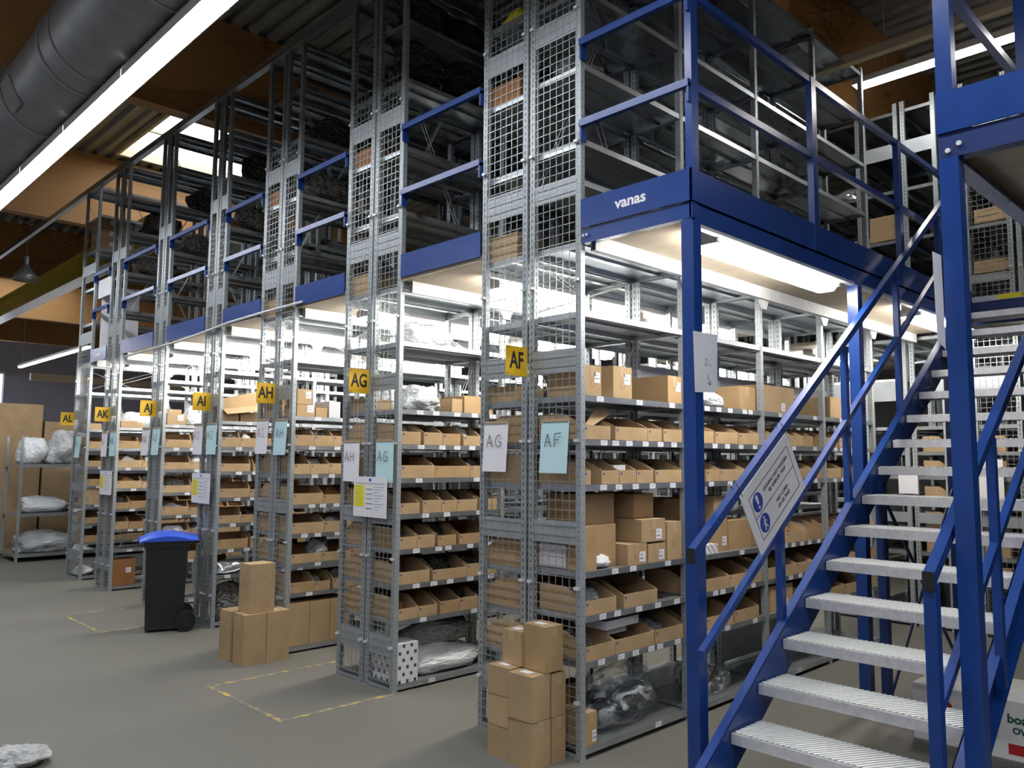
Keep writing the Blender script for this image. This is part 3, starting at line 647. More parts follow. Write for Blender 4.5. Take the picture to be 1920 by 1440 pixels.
for x, z, d in ((-1.945, 1.319, 1), (-4.80, 1.291, 3), (-7.52, 1.272, 5)):
    t = thing('notice_board', 'printed white notice with yellow block %s' % where[d], 'notice', (x, -.04, z), 'printed notices on rack ends')
    part('sheet', MB().box(x - .205, x + .205, -.043, -.040, z - .143, z + .143), ['paper'], t)
    part('yellow_block', MB().box(x - .195, x - .07, -.0440, -.043, z - .07, z + .083), ['note_yellow'], t)
    pr_ = MB()
    for k in range(5): pr_.box(x - .05, x + .03, -.0440, -.043, z + .05 - .034 * k, z + .058 - .034 * k)
    for k in range(9): pr_.box(x + .045, x + .17 - (k % 3) * .03, -.0438, -.043, z + .07 - .02 * k, z + .0735 - .02 * k)
    for k in range(7): pr_.box(x - .18, x - .09 - (k % 2) * .02, -.0444, -.0440, z + .068 - .02 * k, z + .072 - .02 * k)
    pr_.box(x - .18, x + .18, -.0438, -.043, z + .092, z + .097)
    part('printed_lines', pr_, ['sheet'], t)
    part('logo', MB().prism([(x + .0, -.0445, z + .105), (x - .018, -.0445, z + .120), (x, -.0445, z + .135), (x + .018, -.0445, z + .120)], (0, .001, 0)), ['bin_blue'], t)
# sheet on the blue corner post and one on the right-hand post
t = thing('paper_sheet', 'white paper sheet with hand-drawn letters on the blue corner post', 'paper', (.737, .08, 2.07))
part('sheet', MB().prism([(.737, -.012, 1.925), (.740, .18, 1.935), (.748, .18, 2.225), (.736, -.02, 2.225)], (.001, 0, 0)), ['paper'], t)
place_text(hand_mesh('ZN', .024, .003), (.7435, .10, 2.08), (0, 1, 0), (0, 0, 1), t); place_text(hand_mesh('>', .035, .003), (.7425, .11, 2.0), (0, 0, -1), (0, 1, 0), t)
t = thing('paper_sheet', 'white paper sheet taped to the side of the right-hand blue post', 'paper', (1.85, .0, 2.2))
part('sheet', MB().prism([(1.858, .0, 2.03), (1.856, -.085, 2.06), (1.856, -.10, 2.40), (1.858, -.012, 2.40)], (.001, 0, 0)), ['paper'], t)

# ------------------------------------------------------------------ cardboard goods
def blob(seed, sub=4, amp=.35, fine=.2):
    import bmesh
    bm = bmesh.new(); bmesh.ops.create_icosphere(bm, subdivisions=sub, radius=1.0)
    off = Vector((seed * 7.1, seed * 3.3, seed * 1.7))
    for v in bm.verts:
        p = v.co.copy(); n = noise.noise(p * 1.3 + off); f = abs(noise.noise(p * 3.2 + off * 2)); g = abs(noise.noise(p * 6.5 + off * 3))
        q = p * (1 + amp * n - fine * 1.3 * f - fine * .8 * g); q.z = max(q.z, -.45); q.z = (q.z + .45) / 1.45
        v.co = q
    lo = [min(v.co[i] for v in bm.verts) for i in range(3)]; hi = [max(v.co[i] for v in bm.verts) for i in range(3)]
    for v in bm.verts: v.co = Vector([(v.co[i] - lo[i]) / (hi[i] - lo[i]) - (.5 if i < 2 else 0) for i in range(3)])
    me = bpy.data.meshes.new('bag'); bm.to_mesh(me); bm.free()
    me.polygons.foreach_set('use_smooth', [True] * len(me.polygons)); return me
BLOBS = {}
BIN_CACHE = {}
def bin_mesh(w_, d, hf, hb, sgn, cm):
    """open-fronted picking bin; origin at front bottom edge middle; front faces sgn*X"""
    k = (round(w_, 2), round(d, 2), round(hf, 3), round(hb, 3), sgn, cm)
    if k in BIN_CACHE: return BIN_CACHE[k]
    t = .004; h = w_ / 2; mb = MB()
    X = lambda a: -sgn * a
    def bx(a0, a1, y0, y1, z0, z1, m=0): mb.box(min(X(a0), X(a1)), max(X(a0), X(a1)), y0, y1, z0, z1, m)
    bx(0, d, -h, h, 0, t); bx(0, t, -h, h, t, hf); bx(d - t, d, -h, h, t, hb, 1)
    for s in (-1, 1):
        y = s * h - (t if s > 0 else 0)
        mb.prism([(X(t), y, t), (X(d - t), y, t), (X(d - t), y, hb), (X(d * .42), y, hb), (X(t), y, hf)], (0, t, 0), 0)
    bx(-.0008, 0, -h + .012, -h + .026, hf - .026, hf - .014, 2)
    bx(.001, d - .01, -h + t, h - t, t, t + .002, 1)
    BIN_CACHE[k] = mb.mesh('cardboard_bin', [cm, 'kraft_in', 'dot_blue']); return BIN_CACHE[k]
def shelf_name(z, levels):
    k = min(range(len(levels)), key=lambda i: abs(levels[i] - z)); return ['bottom', 'second', 'third', 'fourth', 'fifth', 'sixth', 'seventh', 'eighth', 'ninth', 'tenth', 'eleventh'][k]
BIN_COUNT = {}; CR = random.Random(11)
def put_bin(rack, xf, sgn, y, w_, z, levels, hf=.085, hb=None, d=.34, cm='card', grp=None):
    hb = hb or hf + .06
    k = (rack, round(z, 2)); BIN_COUNT[k] = BIN_COUNT.get(k, 0) + 1; n = BIN_COUNT[k]
    o = put('cardboard_bin', bin_mesh(w_, d, hf, hb, sgn, cm), (xf - sgn * .010, y + w_ / 2, z + .001))
    tag(o, '%s open cardboard bin from the front, %s shelf up, %s' % (ORD[n - 1], shelf_name(z, levels), rack), 'bin', 'open cardboard picking bins')
    if CR.random() < .38 and (rack.startswith('rack AF') or rack.startswith('left')):
        mt = CR.choice(['poly_grey', 'poly_black', 'poly_black', 'poly_clear', 'foil', 'card_red', 'poly_white']); sd = CR.randrange(6); kk = (sd, mt)
        if kk not in BLOBS:
            me = blob(sd + 1, 3); me.materials.append(M(mt)); BLOBS[kk] = me
        put('contents', BLOBS[kk], (-sgn * d * .55, 0, .008), o, scale=(d * .7, w_ * .8, min(hb, .17) * CR.uniform(.75, 1.05)))
    return o
def carton(label, x0, x1, y0, y1, z0, z1, cm='card', rz=0.0, sticker=None, tape=True, grp='closed cartons', stamp=False, name='carton', cat='box'):
    z0 += .001 if z0 else 0
    cx, cy = (x0 + x1) / 2, (y0 + y1) / 2; a, b, h = (x1 - x0) / 2, (y1 - y0) / 2, z1 - z0
    mb = MB().box(-a, a, -b, b, 0, h - .004)
    if a > b: mb.box(-a, a, -b, -.0012, h - .004, h).box(-a, a, .0012, b, h - .004, h)
    else: mb.box(-a, -.0012, -b, b, h - .004, h).box(.0012, a, -b, b, h - .004, h)
    o = put(name, mb.mesh(name, [cm]), (cx, cy, z0), rz=rz); tag(o, label, cat, grp)
    if tape:
        tp = MB()
        if a > b: tp.box(-a, a, -.022, .022, h, h + .0008).box(a, a + .0008, -.022, .022, h - .06, h)
        else: tp.box(-.022, .022, -b, b, h, h + .0008).box(-.022, .022, -b - .0008, -b, h - .06, h)
        put('tape_strip', tp.mesh('tape_strip', ['tape']), parent=o)
    if sticker == 'x': put('address_label', MB().box(a, a + .0008, b * .15, min(b * .85, b * .15 + .06), h * .55 - .02, h * .55 + .04).box(a + .0008, a + .001, b * .2, b * .2 + .03, h * .55 + .02, h * .55 + .026, 1).box(a + .0008, a + .001, b * .2, b * .2 + .04, h * .55, h * .55 + .008, 1).mesh('address_label', ['sticker', 'sheet']), parent=o)
    if sticker == 'xl': put('address_label', MB().box(a, a + .0008, b * .2, min(b * .85, b * .2 + .06), h * .10, h * .10 + .06).box(a + .0008, a + .001, b * .26, b * .26 + .03, h * .10 + .04, h * .10 + .046, 1).box(a + .0008, a + .001, b * .26, b * .26 + .035, h * .10 + .015, h * .10 + .025, 1).mesh('address_label', ['sticker', 'sheet']), parent=o)
    if sticker == 'top': put('address_label', MB().box(-a * .5, a * .3, -b * .45, b * .2, h + .0008, h + .0016).mesh('address_label', ['sticker']), parent=o)
    if stamp:
        st = MB()
        for k in range(12):
            an = k * math.pi / 6; an2 = an + math.pi / 6
            st.bar((a + .0004, .0 + .022 * math.cos(an), h * .4 + .022 * math.sin(an)), (a + .0004, .022 * math.cos(an2), h * .4 + .022 * math.sin(an2)), .0025, .0006, ref=(1, 0, 0))
        put('print_mark', st.mesh('print_mark', ['kraft_in']), parent=o)
    return o
LV = LOWER; R1 = 'rack AF by the stairs'
# AF rack, first bay: closed cartons on the seventh shelf
carton('small upright carton at the front end of the seventh AF shelf', -.30, -.012, .045, .19, 1.954, 2.125, 'card', sticker='x', stamp=True)
carton('middle carton with label on the seventh AF shelf', -.38, -.012, .30, .475, 1.954, 2.140, 'card', sticker='x', stamp=True)
carton('long carton left of the blue corner post, seventh AF shelf', -.385, -.012, .845, .995, 1.954, 2.125, 'card_b', sticker='x')
for z, lst in ((1.708, [(.035, .235), (.315, .31), (.63, .14), (.79, .20)]), (1.457, [(.035, .06), (.19, .155), (.35, .16), (.515, .165), (.70, .28)]), (.748, [(.045, .27), (.385, .325)]), (.505, [(.05, .25), (.305, .365), (.685, .29)])):
    for y, w_ in lst: put_bin(R1, 0, 1, y, w_, z, LV, .078, .078 + .065, .345)
# fourth shelf: stacked cartons
carton('dark lower left carton of the stack on the fourth AF shelf', -.39, -.02, .04, .155, .985, 1.225, 'card_b', tape=False)
carton('upper left carton of the stack on the fourth AF shelf', -.38, -.10, .13, .41, 1.228, 1.40, 'card_b', tape=False)
carton('carton under the upper left one, fourth AF shelf', -.38, -.08, .16, .40, .985, 1.226, 'card_b', tape=False)
carton('front lower carton with label, fourth AF shelf', -.33, -.012, .425, .61, .985, 1.105, 'card', sticker='xl', stamp=True)
carton('carton lying on the lower ones with label, fourth AF shelf', -.37, -.012, .56, .80, 1.107, 1.24, 'card', sticker='xl', stamp=True)
carton('small lower carton right of the labelled one, fourth AF shelf', -.30, -.012, .625, .80, .985, 1.095, 'card', sticker='xl')
carton('tall narrow carton beside the corner post, fourth AF shelf', -.30, -.012, .82, .975, .985, 1.215, 'card', stamp=True)
carton('topmost carton at the back of the fourth AF shelf', -.39, -.10, .60, .80, 1.242, 1.39, 'card_b', tape=False)
carton('striped white box behind the wire panel, fourth AF shelf', -.32, -.16, .05, .12, 1.0, 1.13, 'print_stripes', tape=False) if False else None
carton('lower flat white box in the bin of the second AF shelf', -.30, -.10, .30, .52, .592, .635, 'white', tape=False, name='white_box')
carton('upper flat white box in the bin of the second AF shelf', -.28, -.05, .26, .58, .637, .685, 'white', tape=False, rz=.05, name='white_box')
o = put('loose_flap', MB().prism([(-.06, .10, 1.79), (-.05, .16, 1.785), (-.07, .34, 1.86), (-.10, .27, 1.92)], (.003, .001, .003)).mesh('loose_flap', ['card']));tag(o, 'torn cardboard flap sticking up from the sixth AF shelf', 'cardboard')
carton('small carton on the bottom AF shelf behind the front upright', -.20, -.012, .04, .145, .061, .235, 'card', sticker='xl')
carton('carton at the back of the bottom AF shelf', -.39, -.30, .06, .40, .061, .30, 'card_b', tape=False)
carton('flat white box in the bin of the fifth AF shelf', -.20, -.06, .36, .47, 1.50, 1.565, 'white', tape=False, name='white_box')
# AF bays two to four
rng = random.Random(3)
for b in range(1, 4):
    for z in (.505, .748, .985, 1.457, 1.708):
        y = b + .04
        if b == 1 and z == .985:
            for j, (ya, yb, h) in enumerate(((1.10, 1.26, .36), (1.42, 1.58, .37), (1.60, 1.90, .2))):
                carton('%s carton right of the corner post, fourth AF shelf' % ['tall left', 'tall middle', 'low right'][j], -.38, -.05, ya, yb, z, z + h, 'card_b', sticker='xl' if j < 2 else None, tape=False)
            continue
        if b == 2 and z == .505: continue
        while y < b + .82:
            w_ = min(rng.choice([.16, .2, .24, .28, .32]), b + .965 - y)
            put_bin(R1, 0, 1, y, w_, z, LV, .078, .142, .335, rng.choice(['card', 'card', 'card_b', 'card_c'])); y += w_ + rng.choice([.006, .006, .03])
carton('large brown carton in the third bay of the seventh AF shelf', -.38, -.06, 2.10, 2.62, 1.954, 2.16, 'card', sticker='xl')
carton('large brown carton in the second bay of the seventh AF shelf', -.36, -.03, 1.74, 1.96, 1.954, 2.12, 'card_b')
carton('carton in the fourth bay of the seventh AF shelf', -.36, -.03, 3.2, 3.6, 1.954, 2.13, 'card')
carton('pale carton low behind the stairs, second AF shelf', -.36, -.02, 2.10, 2.44, .505, .69, 'card_c', sticker='xl')
carton('carton beside the pale one, second AF shelf', -.36, -.03, 2.5, 2.9, .505, .64, 'card')
carton('white wrapped box with grey stripes on the fourth AF shelf', -.22, -.015, 1.20, 1.40, .985, 1.045, 'print_bold', tape=False, name='striped_box')
carton('small pale box end next to the corner post, fourth AF shelf', -.22, -.015, 1.04, 1.09, .985, 1.09, 'card_c', tape=False)
carton('striped white box seen through the AF wire panel', -.34, -.14, .03, .037, .99, 1.12, 'print_stripes', tape=False, name='striped_box')

# racks on the left of each aisle, first bay
WID = {1: {1.692: [.17] * 5, 1.455: [.30, .34, .29], 1.205: [.17, .17, .14, .20, .20], .962: [.15, .16, .17, .30], .720: [.27, .32, .3], .480: [.17, .17, .18, .17, .17]}}
for i in range(1, 7):
    xr, ma = DBL[i][0], DBL[i][1]; d = min(.33, (xr - ma) - .045); A = AISLES[i]; rk = 'left rack of aisle ' + A
    rng = random.Random(50 + i)
    for z in (.480, .720, .962, 1.205, 1.455, 1.692):
        if i >= 3 and z == .480 and i % 2: continue
        ws = WID.get(i, {}).get(z)
        if not ws:
            ws = []
            while sum(ws) < .78: ws.append(rng.choice([.15, .18, .22, .28, .3]))
        y = .04
        for w_ in ws:
            w_ = min(w_, .965 - y)
            if w_ < .06: continue
            put_bin(rk, xr, 1, y, w_, z, LOWER2, rng.choice([.075, .085, .09]), .148, d, rng.choice(['card', 'card', 'card', 'card_b'])); y += w_ + (.004 if rng.random() < .75 else .03)
# racks on the right of each aisle: the first goods behind the wire panels
for i in range(6):
    mb_, xl = DBL[i][2], DBL[i][3]; d = min(.33, (mb_ - xl) - .045); A = AISLES[i + 1]; rk = 'right rack of aisle ' + A
    rng = random.Random(80 + i)
    for z in (.480, .720, .962, 1.205, 1.455, 1.692):
        if rng.random() < .2: continue
        put_bin(rk, xl, -1, .035, rng.choice([.16, .2, .24]), z, LOWER2, .085, .165, d, rng.choice(['card', 'card_b', 'card_c']))
        if i < 2: put_bin(rk, xl, -1, .30, .24, z, LOWER2, .085, .165, d, 'card')
    carton('closed carton behind the wire on the eighth shelf, right rack of aisle ' + A, xl + .02, xl + .02 + d * .7, .05, .30, 1.94, 1.94 + rng.choice([.1, .14, .18]), 'card', tape=False)
    carton('carton on the upper level behind the wire, right rack of aisle ' + A, xl + .03, xl + .03 + d * .75, .04, .26, 2.831, 2.99, 'card', tape=False)
    if i < 4: carton('brown carton high behind the wire, right rack of aisle ' + A, xl + .03, xl + .03 + d * .8, .04, .30, 3.851, 3.98, 'card_red', tape=False)
# closed cartons on the eighth shelf, left racks
def eighth(i, items):
    xr = DBL[i][0]
    for lab, ya, yb, h, cm, st, dep in items: carton(lab, xr - dep, xr - .012, ya, yb, 1.94, 1.94 + h, cm, sticker=st, tape=False)
eighth(1, [('brown carton on the eighth AG shelf behind the white bag', .62, .92, .13, 'card_b', None, .3), ('tiny carton beside the white bag, eighth AG shelf', .50, .60, .10, 'card', None, .2)])
eighth(2, [('lower carton with label on the eighth AH shelf', .05, .22, .10, 'card', 'x', .22), ('striped grey box on the eighth AH shelf', .36, .47, .14, 'print_stripes', None, .25), ('small carton next to the striped box, eighth AH shelf', .23, .34, .08, 'card_b', None, .2)])
carton('upper small carton with label on the eighth AH shelf', -3.163 - .2, -3.175, .05, .19, 2.042, 2.17, 'card', sticker='x', tape=False)
eighth(3, [('left carton under the crushed box, eighth AI shelf', .04, .20, .10, 'card', None, .18), ('right carton under the crushed box, eighth AI shelf', .22, .40, .09, 'card', None, .18)])
o = put('crushed_box', MB().prism([(-.09, 0, 0), (-.09, .40, .05), (-.09, .36, .19), (-.09, -.02, .09)], (.18, 0, 0)).prism([(.09, .0, .0), (.09, .40, .05), (.16, .43, .00), (.16, .02, -.05)], (.001, 0, .004)).mesh('crushed_box', ['card']), (-4.64, .03, 2.05)); tag(o, 'crushed cardboard box lying tilted on the eighth AI shelf', 'box')
eighth(4, [('carton with label on the eighth AJ shelf', .05, .25, .12, 'card', 'x', .16)])
eighth(5, [('carton on the eighth AK shelf', .05, .30, .08, 'card', None, .2)]); eighth(6, [('carton on the eighth AL shelf', .03, .18, .08, 'card', None, .3)])
# bottom shelves
carton('white carton printed with black squares, bottom AG shelf', -1.683 - .30, -1.683 - .012, .04, .22, .051, .32, 'print_squares', tape=False, name='printed_carton')
for k, (ya, yb) in enumerate(((.04, .225), (.23, .42), (.425, .60))): carton('%s tall carton on the bottom AH shelf' % ORD[k], -3.163 - .26, -3.163 - .012, ya, yb, .051, .40, 'card', tape=False)
carton('red-brown carton with white sheet on the bottom AK shelf', -7.354 - .22, -7.354 - .012, .04, .30, .051, .36, 'card_red', sticker='x', tape=False)
for k in range(2): carton('%s narrow carton standing on the AL shelf' % ['left', 'right'][k], -8.474 - .3, -8.474 - .012, .03 + k * .085, .11 + k * .085, .963, 1.31 - .02, 'card', sticker='xl', tape=False)
carton('white carton on the fourth AK shelf', -7.354 - .2, -7.354 - .01, .05, .33, .721, .85, 'white', tape=False, name='white_box') if False else None
# upper level goods near the rear frames
carton('carton on the upper level of the far block, left', -.38, -.08, 5.06, 5.30, 3.86, 4.12, 'card', sticker='x'); carton('tall carton with tape on the upper level of the far block', -.80, -.5, 5.06, 5.35, 3.38, 3.62, 'card_b')
carton('low carton on the upper level of the far block, centre', -.38, -.08, 5.06, 5.40, 3.38, 3.52, 'card'); carton('lowest carton on the upper level of the far block', -.38, -.08, 5.06, 5.40, 3.0, 3.14, 'card_c')
carton('carton high at the right behind the landing', .60, .88, 5.06, 5.3, 3.86, 4.0, 'card'); carton('carton above the yellow notice strip behind the landing', .58, .88, 5.06, 5.4, 3.38, 3.5, 'card')
for k in range(6):
    carton('%s carton stacked on the upper level of aisle AL' % ORD[k], -8.95, -8.60, .06 + .23 * (k % 2), .28 + .23 * (k % 2), 4.371 + .15 * (k // 2), 4.52 + .15 * (k // 2) - .002, 'card_b', sticker='x', tape=False)
for z in (.48, .72, .962, 1.205, 1.455, 1.692):
    for k, xx in enumerate((-.03, .52)):
        rk = ['fourth rack of the far block', 'wire-ended rack of the far block'][k]
        put_bin(rk, (.30 if k == 0 else .52), (1 if k == 0 else -1), 5.075, .2, z, LOWER2, .08, .15, .24); put_bin(rk, (.30 if k == 0 else .52), (1 if k == 0 else -1), 5.285, .22, z, LOWER2, .08, .15, .24, 'card_b')
carton('white carton on the far block behind the treads', .56, .75, 5.05, 5.3, 1.456, 1.66, 'white', tape=False, name='white_box') if False else None
# white cabinet-like boxes and plates at the far block
carton('grey white box hanging plate at far block end, upper', .56, .76, 4.985, 4.998, 1.15, 1.62, 'white', tape=False, name='white_plate', cat='plate', grp=None)
carton('white paper plate at far block end, left', -.16, .02, 4.985, 4.998, 1.28, 1.52, 'paper', tape=False, name='white_plate', cat='plate', grp=None)

# floor stacks
FS = 'cartons stacked at the first rack end'
carton('lowest front carton in the stack at the first rack end', -.26, -.09, -.285, -.145, 0, .235, 'card', grp=FS)
carton('upper front carton with printed mark, first rack end', -.262, -.09, -.288, -.147, .238, .47, 'card', sticker='top', grp=FS, rz=.03)
carton('lower carton against the upright, first rack end', -.25, -.085, -.138, -.03, 0, .235, 'card_b', grp=FS)
carton('upper carton against the upright, first rack end', -.25, -.085, -.138, -.03, .237, .46, 'card_b', grp=FS)
carton('topmost tall carton of the stack, first rack end', -.255, -.085, -.185, -.05, .472, .71, 'card_b', sticker='top', grp=FS, rz=-.05)
carton('lowest left carton in the stack, first rack end', -.44, -.27, -.27, -.13, 0, .16, 'card', grp=FS)
carton('second left carton in the stack, first rack end', -.44, -.275, -.27, -.13, .163, .32, 'card_c', grp=FS, rz=-.02)
carton('third left carton with top label, first rack end', -.44, -.275, -.27, -.13, .323, .475, 'card', sticker='top', grp=FS, rz=.03)
carton('top left carton of the stack, first rack end', -.40, -.262, -.20, -.06, .477, .66, 'card', sticker='top', grp=FS)
FS = 'cartons stacked at the third rack end'
carton('front tall carton standing at the third rack end', -3.21, -3.03, -.42, -.235, 0, .385, 'card', sticker='top', grp=FS)
carton('right tall carton touching the third rack end', -3.21, -3.03, -.23, -.035, 0, .385, 'card', sticker='top', grp=FS)
carton('left tall carton standing at the third rack end', -3.43, -3.25, -.43, -.22, 0, .385, 'card', grp=FS)
carton('carton standing on top of the three at the third rack end', -3.24, -3.06, -.37, -.16, .387, .76, 'card', grp=FS)
# pallet carton under the stairs
pc = carton('white carton with red dot and green lettering under the stairs', 1.07, 2.0, 1.72, 2.25, 0, .31, 'white', tape=False, name='white_carton', grp=None)
put('red_dot', MB().cyl((-.30, -.266, .20), (0, -1, 0), .05, .001, 24).mesh('red_dot', ['red']), parent=pc)
put('red_stripe', MB().box(.02, .44, -.2665, -.265, .03, .085).mesh('red_stripe', ['red']), parent=pc)
mat('green_ink', (0.02, 0.10, 0.07), 0.6)
for txt, s, z in (('boaxx', .065, .215), ('OVER', .045, .155)):
    o = put('lettering', text_mesh(txt, s, bold=.002, matn='green_ink'), (.10, -.2662, z), pc); o.rotation_euler = (math.pi / 2, 0, 0)

# ------------------------------------------------------------------ plastic bags and loose stuff
def bag(name, label, loc, size, mt, seed=0, rz=0.0, cat='bag', grp='plastic bags on the shelves'):
    k = (seed % 6, mt)
    if k not in BLOBS:
        me = blob(seed % 6 + 1); me.materials.append(M(mt)); BLOBS[k] = me
    o = put(name, BLOBS[k], (loc[0], loc[1], loc[2] + .001), rz=rz, scale=size); return tag(o, label, cat, grp)
bag('plastic_bag', 'clear plastic bag of black hoses on the bottom AF shelf', (-.19, .53, .061), (.36, .74, .33), 'poly_clear', 1)
hs = MB()
for k in range(4):
    r = .11 + .02 * k
    hs.tube([(-.19 + r * .6 * math.cos(a * math.pi / 12), .54 + r * 1.55 * math.sin(a * math.pi / 12), .12 + .03 * k + .02 * math.sin(a)) for a in range(25)], .014, 8)
o = put('hose_coil', hs.mesh('hose_coil', ['hose'], True)); tag(o, 'coiled black hoses inside the clear bag, bottom AF shelf', 'hose')
bag('plastic_bag', 'dark plastic wrapped parts in the first bin, third AF shelf', (-.15, .17, .755), (.22, .22, .13), 'poly_grey', 2)
bag('plastic_bag', 'checkered wrapped parcel on the fourth AF shelf', (-.12, .235, .986), (.20, .24, .09), 'print_squares', 3)
bag('plastic_bag', 'clear bag in the second bin of the fifth AF shelf', (-.18, .27, 1.465), (.20, .13, .13), 'poly_clear', 4)
bag('plastic_bag', 'grey plastic bag low beside the stair stringer, bottom AF shelf', (-.2, 1.45, .061), (.32, .45, .30), 'poly_clear', 0)
bag('dark_parts', 'dark parts inside the bag beside the stair stringer', (-.2, 1.45, .062), (.24, .34, .2), 'poly_black', 3, cat='parts')
bag('plastic_bag', 'white plastic bag right of the corner post, seventh AF shelf', (-.18, 1.42, 1.955), (.30, .5, .15), 'poly_white', 5)
bag('plastic_bag', 'white plastic bag on the eighth AG shelf', (-1.83, .30, 1.941), (.26, .36, .20), 'poly_white', 1)
bag('plastic_bag', 'pile of white bags on the ninth AG shelf', (-1.85, .35, 2.426), (.28, .5, .18), 'poly_white', 2)
bag('plastic_bag', 'white foil bag on the bottom AG shelf', (-1.84, .62, .051), (.26, .7, .20), 'poly_white', 3)
bag('plastic_bag', 'grey bag heap behind on the bottom AG shelf', (-1.90, .55, .24), (.22, .7, .20), 'poly_grey', 4)
bag('plastic_bag', 'grey plastic bag in a bin of aisle AH', (-3.29, .30, 1.70), (.20, .26, .13), 'poly_clear', 0)
bag('plastic_bag', 'dark bag hanging from a bin of aisle AH', (-3.28, .34, .73), (.20, .22, .19), 'poly_grey', 1)
bag('plastic_bag', 'white foil parcel in the second AI shelf', (-4.64, .2, .49), (.18, .34, .12), 'foil', 2)
bag('plastic_bag', 'black sack on the bottom AI shelf', (-4.64, .3, .051), (.18, .5, .36), 'poly_black', 3)
bag('plastic_bag', 'white bag on the eighth AK shelf', (-7.47, .25, 1.941), (.22, .5, .2), 'poly_white', 4)
bag('plastic_bag', 'grey bag at the end of the right AI rack low down', (-3.62, .12, .73), (.26, .2, .2), 'poly_clear', 5)
bag('plastic_bag', 'clear bag in the sixth AI shelf bins', (-4.64, .16, 1.71), (.16, .2, .12), 'poly_clear', 1)
bag('plastic_bag', 'white paper bag on the eighth AJ shelf', (-6.02, .35, 1.941), (.16, .2, .22), 'poly_white', 0)
bag('plastic_bag', 'white sheets on the bottom AL shelf', (-8.7, .12, .051), (.4, .24, .12), 'poly_white', 2)
# upper level
k = 0
for z, nl in ((4.375, 4), (4.825, 3)):
    for j in range(nl):
        for y in (.27, .73):
            bag('bin_bag_stack', '%s bundle of black wrapped goods on the upper AG shelves' % ORD[k], (-1.855 + .02 * ((j * 7 + k) % 3 - 1), y, z + .09 * j), (.27, .43, .125), 'poly_black', k, rz=.05 * (k % 5) - .1, grp='black wrapped goods on the upper level'); k += 1
bag('plastic_bag', 'clear plastic bag on the upper AF shelf behind the rail', (-.2, .22, 3.875), (.3, .36, .12), 'poly_clear', 2)
bag('plastic_bag', 'clear crumpled bags on the second upper AF bay', (-.14, 1.45, 4.345), (.24, .6, .10), 'poly_clear', 3)
bag('plastic_bag', 'silver bags on the far block upper level', (-.66, 5.2, 4.376), (.36, .3, .15), 'foil', 4)
bag('plastic_bag', 'pale bags low on the far block upper level', (-.66, 5.2, 2.831), (.36, .3, .22), 'poly_white', 5)
for i in range(2, 6):
    xr, ma = DBL[i][0], DBL[i][1]; wd = min(.3, xr - ma - .03)
    bag('plastic_bag', 'dark wrapped goods on the third upper shelf of the left rack, aisle ' + AISLES[i], ((xr + ma) / 2, .4, 3.855), (wd, .55, .26), 'poly_black', i, grp='dark wrapped goods on the upper level')
    bag('plastic_bag', 'dark wrapped goods on the fourth upper shelf of the left rack, aisle ' + AISLES[i], ((xr + ma) / 2, .45, 4.375), (wd, .55, .30), 'poly_black', i + 2, grp='dark wrapped goods on the upper level')
    bag('plastic_bag', 'grey wrapped goods at deck height of the left rack, aisle ' + AISLES[i], ((xr + ma) / 2, .4, 2.831), (wd, .5, .3), 'poly_grey', i + 1, grp='dark wrapped goods on the upper level')
o = put('board_sheet', MB().box(-.006, .006, -.03, .42, 0, .82).mesh('board_sheet', ['paper']), (-8.36, .09, 3.0), rz=-.35); tag(o, 'large pale board leaning behind the rail above aisle AL', 'board')
o = put('board_sheet', MB().box(0, .5, 0, .005, 0, .24).mesh('board_sheet', ['paper']), (-8.44, .035, 3.66)); tag(o, 'pale board strip high behind the rail above aisle AL', 'board')
bag('yellow_bag', 'yellow plastic bag high on the first rack end', (-.62, .12, 4.37), (.3, .16, .10), 'note_yellow', 2)

# ------------------------------------------------------------------ wheeled bin
WB = thing('wheelie_bin', 'black wheeled waste bin with blue lid in front of the racks', 'waste bin', (-4.85, -.32, 0), rz=math.radians(-20))
WB.scale = (.86, .86, .95)
def lpart(name, mb, mats, parent, smooth=False): return put(name, mb.mesh(name, mats, smooth), parent=parent)
def frustum(x0, y0, z0, x1, y1, z1, oy=0.0):
    mb = MB(); mb.v = [(-x0, -y0, z0), (x0, -y0, z0), (x0, y0, z0), (-x0, y0, z0), (-x1, -y1 + oy, z1), (x1, -y1 + oy, z1), (x1, y1 + oy, z1), (-x1, y1 + oy, z1)]
    for q in ((0, 3, 2, 1), (4, 5, 6, 7), (0, 1, 5, 4), (1, 2, 6, 5), (2, 3, 7, 6), (3, 0, 4, 7)): mb.face(list(q))
    return mb
lpart('body', frustum(.19, .185, .02, .225, .21, .86), ['black_plastic'], WB)
rim = frustum(.235, .225, .80, .24, .235, .87); lpart('rim', rim, ['black_plastic'], WB)
lid = MB(); nseg = 8
for i in range(nseg + 1):
    y = -.275 + .58 * i / nseg; zz = .885 + .045 * math.sin(math.pi * min(1, i / nseg * 1.05)) - (.02 if i == 0 else 0)
    for x, dz in ((-.255, -.02), (-.20, .008), (0, .018), (.20, .008), (.255, -.02)): lid.v.append((x, y, zz + dz))
for i in range(nseg):
    for k in range(4): lid.face([i * 5 + k, i * 5 + k + 1, (i + 1) * 5 + k + 1, (i + 1) * 5 + k])
nb_ = len(lid.v); lid.v += [(x, y, .862) for x, y, z in lid.v[:nb_]]
for i in range(nseg):
    for k in range(4): lid.face([nb_ + i * 5 + k, nb_ + (i + 1) * 5 + k, nb_ + (i + 1) * 5 + k + 1, nb_ + i * 5 + k + 1])
    lid.face([i * 5, (i + 1) * 5, nb_ + (i + 1) * 5, nb_ + i * 5]); lid.face([i * 5 + 4, nb_ + i * 5 + 4, nb_ + (i + 1) * 5 + 4, (i + 1) * 5 + 4])
